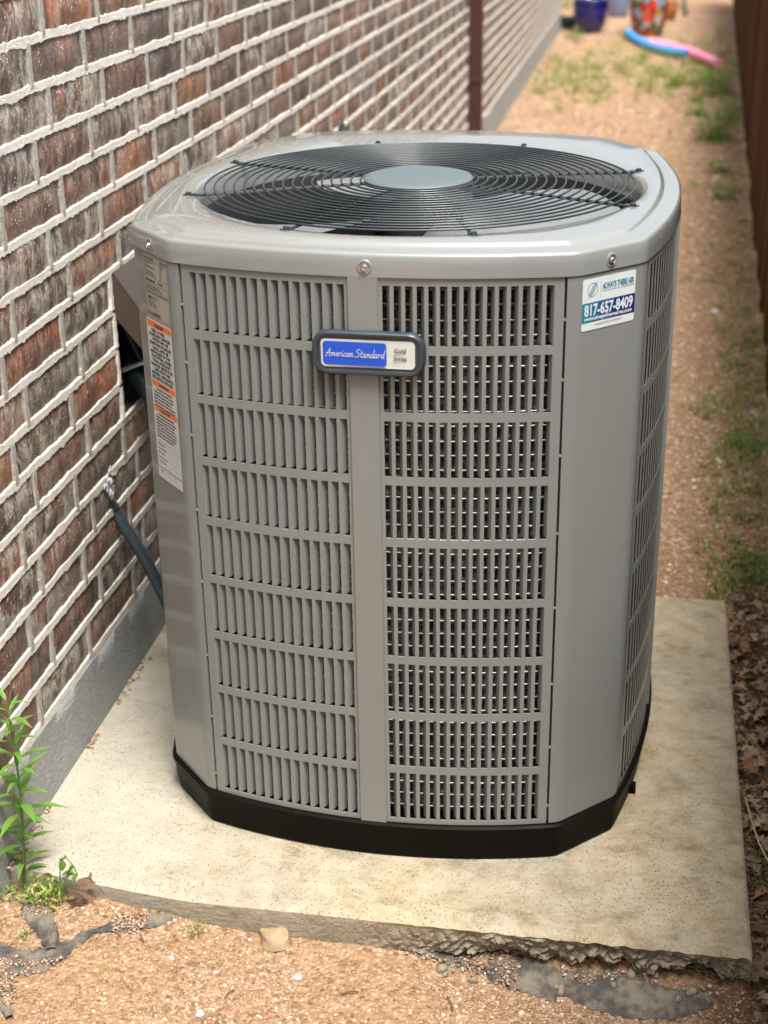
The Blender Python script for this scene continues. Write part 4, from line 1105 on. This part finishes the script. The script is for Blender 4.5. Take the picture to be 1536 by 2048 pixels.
tag(m.build('hose_loop', plain('dark_green_rubber', (.03, .035, .03), .6), None, smooth=True), 'dark loop of garden hose right of the painted pot', 'garden hose')
g5 = gp(1326, 46)
pot('clay_pot', g5 + np.array([.05, .25, 0]), .07, .10, .22, plain('orange_clay', (.34, .10, .03), .8), 'small orange clay pot half hidden right of the painted pot')

# ------------------------------------------------------------------ plants
def leaf_geo(L, Wd, curl=.25, fold=.15, nseg=6, lob=0):
    P = []
    for i in range(nseg+1):
        t = i/nseg; w_ = Wd*math.sin(min(1, t*1.08)*PI)**.8*(1-.25*t) + (.0004 if t < .02 else 0)
        if i == nseg: w_ = .0002
        if lob: w_ *= 1 + lob*(1 if i % 2 else -1)
        z = curl*L*(t - t*t*1.6)
        P.append([(t*L, -w_/2, z + abs(w_)*fold), (t*L, 0, z), (t*L, w_/2, z + abs(w_)*fold)])
    return P
def place(P, M_): return [[tuple(M_ @ Vector(p)) for p in c] for c in P]
def stem_pts(base, top, bend, n=10):
    base, top = Vector(base), Vector(top)
    return [base.lerp(top, i/n) + Vector(bend)*math.sin(i/n*PI) for i in range(n+1)]
# the tall weed at the lower left, by the wall
gb = gp(48, 1772); tw = empty('tall_weed', gb)
tag(tw, 'tall bright green weed with narrow leaves growing beside the foundation', 'weed')
tb = Vector(ray(12, 1398, (0, 1, 0), gb[1]+.01)) - Vector(gb)
sp_ = stem_pts((0, 0, 0), tb, (.010, 0, 0), 14)
MB().tube(sp_, [.0032*(1-.6*i/14) for i in range(15)], 7).build('stem', LEAFG, tw, smooth=True)
for i in range(44):
    t = .08 + .92*i/44; k_ = t*14; a_ = sp_[int(min(k_, 13))].lerp(sp_[int(min(k_, 13))+1], k_-int(min(k_, 13)))
    th = i*2.4 + random.uniform(-.3, .3); L = (.088 if t < .7 else .088*(1.5-t)*1.2)*random.uniform(.75, 1.15)*(1 if t > .2 else .9)
    el = random.uniform(.05, .5) + .45*max(0, t-.6)
    M_ = Matrix.Translation(a_) @ Matrix.Rotation(th, 4, 'Z') @ Matrix.Rotation(-el, 4, 'Y')
    m = MB(); m.grid(place(leaf_geo(L*.86, L*random.uniform(.14, .21), random.uniform(.05, .45), .2, 7), M_)); m.build('leaf', LEAFG, tw, smooth=True)
# wilted seedling
gb = gp(126, 1806); sdg = empty('wilted_seedling', gb); tag(sdg, 'small wilted seedling with drooping round leaves beside the tall weed', 'seedling')
tb = Vector(ray(121, 1718, (0, 1, 0), gb[1])) - Vector(gb); sp_ = stem_pts((0, 0, 0), tb, (-.003, 0, 0), 6) + [tb+Vector((.012, 0, .004)), tb+Vector((.024, -.002, -.010)), tb+Vector((.030, -.002, -.030))]
MB().tube(sp_, .0011, 6).build('stem', LEAFG, sdg, smooth=True)
for p_, rx, L in ((tb, 2.6, .026), (tb+Vector((.012, 0, .004)), 1.3, .024), (tb+Vector((.026, 0, -.014)), 1.5, .028), (tb+Vector((.030, 0, -.030)), 1.9, .024), (tb*.62, .2, .030)):
    M_ = Matrix.Translation(p_) @ Matrix.Rotation(rx*2.1, 4, 'Z') @ Matrix.Rotation(rx*.55, 4, 'Y')
    m = MB(); m.grid(place(leaf_geo(L, L*.62, .1, .35, 6), M_)); m.build('leaf', LEAFG, sdg, smooth=True)

def tuft(P_, n, h, spread, mat=GRASS, wide=.0016, m=None, lean=.6):
    m = m or MB()
    for _ in range(n):
        th = random.uniform(0, 2*PI); r_ = spread*math.sqrt(random.random()); b = Vector(P_) + Vector((r_*math.cos(th), r_*math.sin(th), -.003))
        hh = h*random.uniform(.45, 1.15); ln = random.uniform(.1, lean)*hh; d = Vector((math.cos(th+random.uniform(-1, 1)), math.sin(th+random.uniform(-1, 1)), 0)); s_ = Vector((-d.y, d.x, 0))*wide*random.uniform(.7, 1.4)
        c = []
        for t in (0, .35, .7, 1): p = b + d*ln*t*t + Vector((0, 0, hh*(t-.18*t*t))); c.append([tuple(p-s_*(1-t*.95)), tuple(p+s_*(1-t*.95))])
        m.grid(c)
    return m
def leafy(P_, n, h, spread, ls, m=None):
    m = m or MB()
    for _ in range(n):
        th = random.uniform(0, 2*PI); r_ = spread*random.random()**.6; z = h*random.random()**.8
        M_ = Matrix.Translation(Vector(P_) + Vector((r_*math.cos(th), r_*math.sin(th), z))) @ Matrix.Rotation(random.uniform(0, 2*PI), 4, 'Z') @ Matrix.Rotation(random.uniform(-.9, .5), 4, 'Y') @ Matrix.Rotation(random.uniform(-.6, .6), 4, 'X')
        L = ls*random.uniform(.6, 1.3); m.grid(place(leaf_geo(L, L*.36, .2, .2, 3), M_))
    return m
# small clumps near the pad, each its own thing
for (px, py, n, h, sp, lab) in ((95, 1800, 150, .045, .034, 'dense low clump of feathery green weed beside the wilted seedling'), (30, 1790, 30, .030, .030, 'low green leaves at the foot of the tall weed'),
                                (390, 1868, 46, .030, .016, 'small grass tuft in the gravel below the dark cloth strip'), (312, 1822, 16, .020, .012, 'tiny green sprout against the pad edge'),
                                (215, 1945, 10, .022, .008, 'thin grass sprig in the gravel near the torn cloth'), (320, 2028, 14, .016, .014, 'flat sprig of grass at the bottom of the gravel'),
                                (50, 1873, 10, .010, .010, 'flat green seedling leaf in the left gravel')):
    b = gp(px, py); t = tuft(b, n, h, sp, wide=.0012); 
    if px in (95, 30, 50): leafy(b, int(n*.7), h*.9, sp*1.1, .016, t)
    o = t.build('grass_clump' if px not in (50, 30) else 'weed_clump', GRASS if px not in (30, 50) else LEAFG, None)
    tag(o, lab, 'grass clump' if px not in (50, 30) else 'weed')
# background clumps
bgc = [(1432, 282, .24, .17, 150, 'big leafy green weed against the fence behind the unit'), (1428, 190, .30, .20, 120, 'tall green weed below the pink noodle by the fence'),
       (1455, 240, .18, .12, 70, 'green weed crowding the fence beside the biggest weed'), (1390, 232, .14, .10, 50, 'smaller green weed left of the biggest weed'),
       (1448, 400, .09, .08, 40, 'low weed by the fence level with the top cover'), (1440, 345, .08, .08, 34, 'low weed by the fence above the shaded patch'),
       (1480, 900, .05, .09, 60, 'green weed patch beside the fence at mid height'), (1500, 780, .05, .07, 40, 'weed patch near the fence bottom'),
       (1490, 1145, .045, .09, 60, 'grassy weed patch behind the corner of the pad'), (1400, 820, .04, .05, 20, 'small weed in the gravel right of the unit'),
       (1385, 375, .05, .05, 14, 'small weed in the bare gravel beside the top cover'), (1372, 560, .04, .04, 14, 'sparse small weed in the gravel halfway down the alley'),
       (1470, 740, .05, .06, 30, 'weed sprig beside a pale stone near the fence'), (1290, 120, .15, .08, 26, 'weedy stalks in front of the noodles'), (1135, 15, .30, .16, 80, 'light green bushy plant at the far house corner'),
       (1148, 78, .12, .10, 40, 'low green weed below the small black pot')]
for (px, py, h, sp, n, lab) in bgc:
    b = gp(px, py); t = tuft(b, n//2, h, sp*.8, wide=.004 if h > .07 else .002); leafy(b, n, h*.85, sp, .05 if h > .07 else .022, t)
    tag(t.build('leafy_weed', LEAFG, None), lab, 'weed')
# loose grass, one object
m = MB()
def gc(px, py, n, h, sp, wide=.002): tuft(gp(px, py), n, h, sp, m=m, wide=wide, lean=.9)
r_ = random.Random(3)
for _ in range(200): gc(r_.uniform(1070, 1470), r_.gauss(150, 30), 11, r_.uniform(.07, .20), .06, .0042)
for _ in range(50): gc(r_.uniform(1130, 1450), r_.uniform(55, 115), 7, r_.uniform(.05, .12), .05, .003)
for _ in range(170): y_ = r_.uniform(200, 700); gc(1395+r_.random()**.6*(95+y_*.06), y_, 8, r_.uniform(.02, .06), .04)
for _ in range(210): y_ = r_.uniform(560, 1200); gc(1388+r_.random()**.5*150, y_, 16, r_.uniform(.015, .05), .035, .0024)
for _ in range(50): gc(r_.uniform(1340, 1460), r_.uniform(300, 1150), 5, r_.uniform(.01, .03), .02, .0016)
for _ in range(26): gc(1512+r_.uniform(-8, 24)-(1900-1200)*0, r_.uniform(1250, 2000), 6, r_.uniform(.015, .04), .02, .0012)
tag(m.build('grass', GRASS, None), 'thin weedy grass scattered over the gravel alley', 'grass', kind='stuff')
m = MB(); m.tube([gp(1488, 1620)+(0, 0, .03), gp(1500, 1670)+(0, 0, .035), gp(1515, 1712)+(0, 0, .03), gp(1540, 1745)+(0, 0, .015)], .0018, 6)
tag(m.build('dry_stalk', plain('straw_stalk', (.45, .36, .20), .8), None, smooth=True), 'pale dry stalk bent over the leaves beside the pad', 'stalk')

# ------------------------------------------------------------------ fallen leaves, twigs
def oak_leaf(seed):
    r_ = random.Random(seed); n = 40; o = []
    L = 1.0; m = MB()
    half = []
    nl = r_.choice((3.2, 3.7, 4.2))
    for i in range(25):
        t = i/24; w_ = (.33+.06*math.sin(t*3+seed))*math.sin(PI*min(1, t*.93+.05))**.7*(.66+.42*math.sin(2*PI*nl*t-1.2))*r_.uniform(.92, 1.08)
        if i in (0, 24): w_ = .015
        half.append((t, w_))
    P = []
    cu = r_.uniform(.2, .55); tw_ = r_.uniform(-.5, .5)
    for t, w_ in half:
        z0 = cu*.5*math.sin(t*PI*r_.uniform(.95, 1.05)); row = []
        for s_ in (-1, -.5, 0, .5, 1): row.append((t-.5, s_*w_*.9 + .03*math.sin(t*5), z0 + abs(s_)**2*w_*cu*.9 + s_*tw_*(t-.5)*.3 + .02*r_.uniform(-1, 1)))
        P.append(row)
    m.grid(P); m.tube([(-.5, 0, .0), (-.68, .02, -.03)], .012, 4)
    return m.mesh('oak_leaf', DRYLEAF, smooth=True)
OL = [oak_leaf(k_) for k_ in range(7)]
r_ = random.Random(5); cnt = 0
for _ in range(210):
    py = r_.uniform(1210, 2040); px = 1446+(py-1205)*.089 + 8 + r_.random()**.8*90
    if px > 1560: continue
    P_ = gp(px, py); s_ = r_.uniform(.028, .060)
    P_[2] = float(ground_h(np.array(P_[0]), np.array(P_[1])))
    if in_slab(np.array(P_[0]-.012), np.array(P_[1])): continue
    o = obj('oak_leaf', OL[r_.randrange(7)], None, (P_[0], P_[1], P_[2]+.006+r_.random()*.022), (r_.uniform(-.5, .5), r_.uniform(-.4, .4), r_.uniform(0, 2*PI))); o.scale = (s_, s_*r_.uniform(.8, 1.2), s_)
    tag(o, 'curled brown oak leaf in the litter to the right of the pad', 'leaf', 'fallen oak leaves beside the pad'); cnt += 1
P = pts(9000, .68, 1.0, -1.0, 1.1, lambda x, y: ~in_slab(x-.012, y), .004)
V, F_ = scatter(P, RNG.uniform(.004, .013, len(P)), octv*np.array([1.3, .6, .25]), octf, .5)
tag(obj('leaf_litter', np_mesh('leaf_litter', V, F_, LITTER)), 'dark crumbled leaf litter on the soil beside the pad', 'leaf litter', kind='stuff')
# dried crumpled leaf standing beside the seedling
b = gp(150, 1812); o = obj('dried_leaf', OL[2], None, (b[0]+.012, b[1]+.01, b[2]+.030), (1.1, -.95, .9)); o.scale = (.070, .085, .08)
tag(o, 'large crumpled brown leaf leaning on the front left pad corner', 'leaf')
for (px, py, s_, rz) in ((700, 1877, .034, .1), (285, 1880, .030, 2.2)):
    b = gp(px, py); o = obj('fallen_leaf', OL[4], None, (b[0], b[1], b[2]+.006), (.1, .1, rz)); o.scale = (s_, s_*.5, s_)
    tag(o, 'narrow brown leaf on the gravel ' + ('against the pad front edge' if px == 700 else 'below the dark cloth strip'), 'leaf')

# stones
def stone(name, px, py, s_, flat, mat, lab, seed):
    b = gp(px, py); me_v = []; P = []
    for i in range(9):
        th = PI*i/8; P.append([(math.sin(th)*math.cos(q), math.sin(th)*math.sin(q), math.cos(th)) for q in np.linspace(0, 2*PI, 15)[:-1]])
    P = [[tuple(Vector(p)*(1+.45*mn.noise((p[0]*1.6+seed, p[1]*1.6, p[2]*1.6)) + .20*mn.noise((p[0]*5+seed, p[1]*5, p[2]*5)))) for p in c] for c in P]
    P = [[(p[0]*s_[0], p[1]*s_[1], p[2]*s_[2]) for p in c] for c in P]
    tag(MB().grid(P, closed_v=True).build(name, mat, None, smooth=True, sharp=50, loc=(b[0], b[1], b[2]+s_[2]*.45)), lab, 'stone')
stone('stone', 550, 1884, (.031, .024, .017), .6, STONE, 'fist sized tan stone in front of the pad', 3)
stone('pebble', 581, 1857, (.008, .007, .008), .8, CHALK, 'small pale pebble behind the tan stone', 5)
stone('pebble', 595, 1957, (.008, .006, .005), .8, CHALK, 'pale grey pebble in the middle of the front gravel', 8)
stone('pebble', 1402, 1932-10, (.008, .007, .006), .8, CHALK, 'pale pebble in the hollow under the broken pad edge', 9)
stone('pebble', 400, 2030, (.008, .007, .006), .8, CHALK, 'pale pebble near the bottom of the gravel', 12)
stone('pebble', 1430, 628, (.022, .02, .014), .8, CHALK, 'pale stone beside a weed sprig in the alley', 22)
stone('pebble', 962, 1896, (.006, .006, .006), .8, CHALK, 'tiny white pebble on the dark cloth under the pad edge', 32)

# ------------------------------------------------------------------ torn weed barrier cloth
CLP = []
def cloth(px, widths, lab, lift=.004, amp=.006, th=.0012, sx=1.0, seed=0, name='torn_cloth'):
    C_ = [np.array(gp(*p)) for p in px]; C_ = [c for c in C_]; sm, sw = [], []
    for i in range(len(C_)-1):
        p0, p1, p2, p3 = C_[max(i-1, 0)], C_[i], C_[i+1], C_[min(i+2, len(C_)-1)]
        for t in np.arange(0, 1, .1): sm.append(.5*((2*p1)+(-p0+p2)*t+(2*p0-5*p1+4*p2-p3)*t*t+(-p0+3*p1-3*p2+p3)*t**3)); sw.append(widths[i]*(1-t)+widths[i+1]*t)
    sm.append(C_[-1]); sw.append(widths[-1]); P = []
    for i, (c, w_) in enumerate(zip(sm, sw)):
        t = sm[min(i+1, len(sm)-1)] - sm[max(i-1, 0)]; n_ = np.array([-t[1], t[0], 0]); n_ /= np.linalg.norm(n_)+1e-9; row = []
        for v in np.linspace(-1, 1, 9):
            jag = 1 + .35*mn.noise((i*.35, v*2, seed)) + (.35*mn.noise((i*.9, v, seed+5)) if abs(v) == 1 else 0)
            p = c + n_*v*w_/2*jag; g = float(ground_h(np.array(p[0]), np.array(p[1])))
            z = g + lift*.5 + amp*.25*(1-v**4) + amp*1.5*abs(mn.noise((p[0]*26, p[1]*26, seed))) + amp*.6*mn.noise((p[0]*95, p[1]*95, seed))
            if abs(v) == 1: z = min(z, g+.002)
            row.append((p[0], p[1], z)); CLP.append((p[0], p[1], z))
        P.append(row)
    m = MB(); m.grid(P); m.grid([[(p[0], p[1], p[2]-th) for p in c] for c in P], flip=True)
    for a_, fl in ((0, True), (-1, False)): m.grid([[P[i][a_], (P[i][a_][0], P[i][a_][1], P[i][a_][2]-th)] for i in range(len(P))], flip=fl)
    tag(m.build(name, FABRIC, None, smooth=True, sharp=60), lab, 'landscape cloth')
cloth([(62, 1812), (80, 1840), (98, 1872), (104, 1905)], [.040, .046, .034, .020], 'dark grey scrap of torn weed cloth standing left of the pad corner', .008, .010, seed=1)
cloth([(-20, 1905), (30, 1925), (90, 1918), (140, 1893), (185, 1868)], [.060, .066, .060, .030, .006], 'wide dark torn weed cloth in the lower left gravel', .006, .008, seed=2)
cloth([(178, 1868), (215, 1858), (262, 1848), (310, 1842), (345, 1836)], [.004, .020, .042, .034, .010], 'long dark weed cloth strip in the gravel below the pad', .006, .009, seed=3)
cloth([(2, 1930), (8, 1975), (10, 2010), (20, 2040)], [.030, .028, .020, .012], 'dark curled cloth edge at the lower left corner', .004, .007, seed=4)
cloth([(675, 1872), (760, 1880), (850, 1900), (930, 1916), (1000, 1922)], [.008, .018, .030, .044, .026], 'dark weed cloth tucked under the middle of the pad front', .008, .006, seed=5)
cloth([(955, 1925), (1010, 1942), (1070, 1962), (1120, 1978)], [.030, .060, .060, .050], 'dusty grey weed cloth flap right of the tucked piece', .008, .008, seed=6)
cloth([(1122, 1962), (1190, 1985), (1270, 2005), (1340, 2010), (1425, 2002)], [.030, .064, .080, .050, .010], 'long dirty weed cloth flap in front of the broken pad corner', .008, .010, seed=7)
for i, (px, py, L, rz) in enumerate(((1425, 1990, .05, 2.4), (700, 1990, .03, .4), (460, 1990, .02, 1.0), (900, 2010, .035, 2.0))):
    b = gp(px, py); m = MB(); c, s_ = math.cos(rz)*L/2, math.sin(rz)*L/2; m.tube([(b[0]-c, b[1]-s_, b[2]+.004), (b[0], b[1]+.002, b[2]+.007), (b[0]+c, b[1]+s_, b[2]+.004)], .0012, 5)
    tag(m.build('twig', BARK, None, smooth=True), ('bent twig beside the dirty cloth flap', 'short twig in the middle gravel', 'very short twig left of the middle gravel', 'thin twig in the right front gravel')[i], 'twig')

CLP = np.array(CLP); i_ = RNG.integers(0, len(CLP), 6000); P = CLP[i_] + np.stack([RNG.normal(0, .006, 6000), RNG.normal(0, .006, 6000), np.full(6000, .001)], -1)
keep = fnoise(P[:, 0], P[:, 1], 26, 77) > .12; P = P[keep]; V, F_ = scatter(P, RNG.uniform(.001, .0034, len(P)), ico, icf)
tag(obj('loose_chips', np_mesh('loose_chips', V, F_, GRAVEL)), 'small granite chips scattered on the torn weed cloth', 'gravel', kind='stuff')
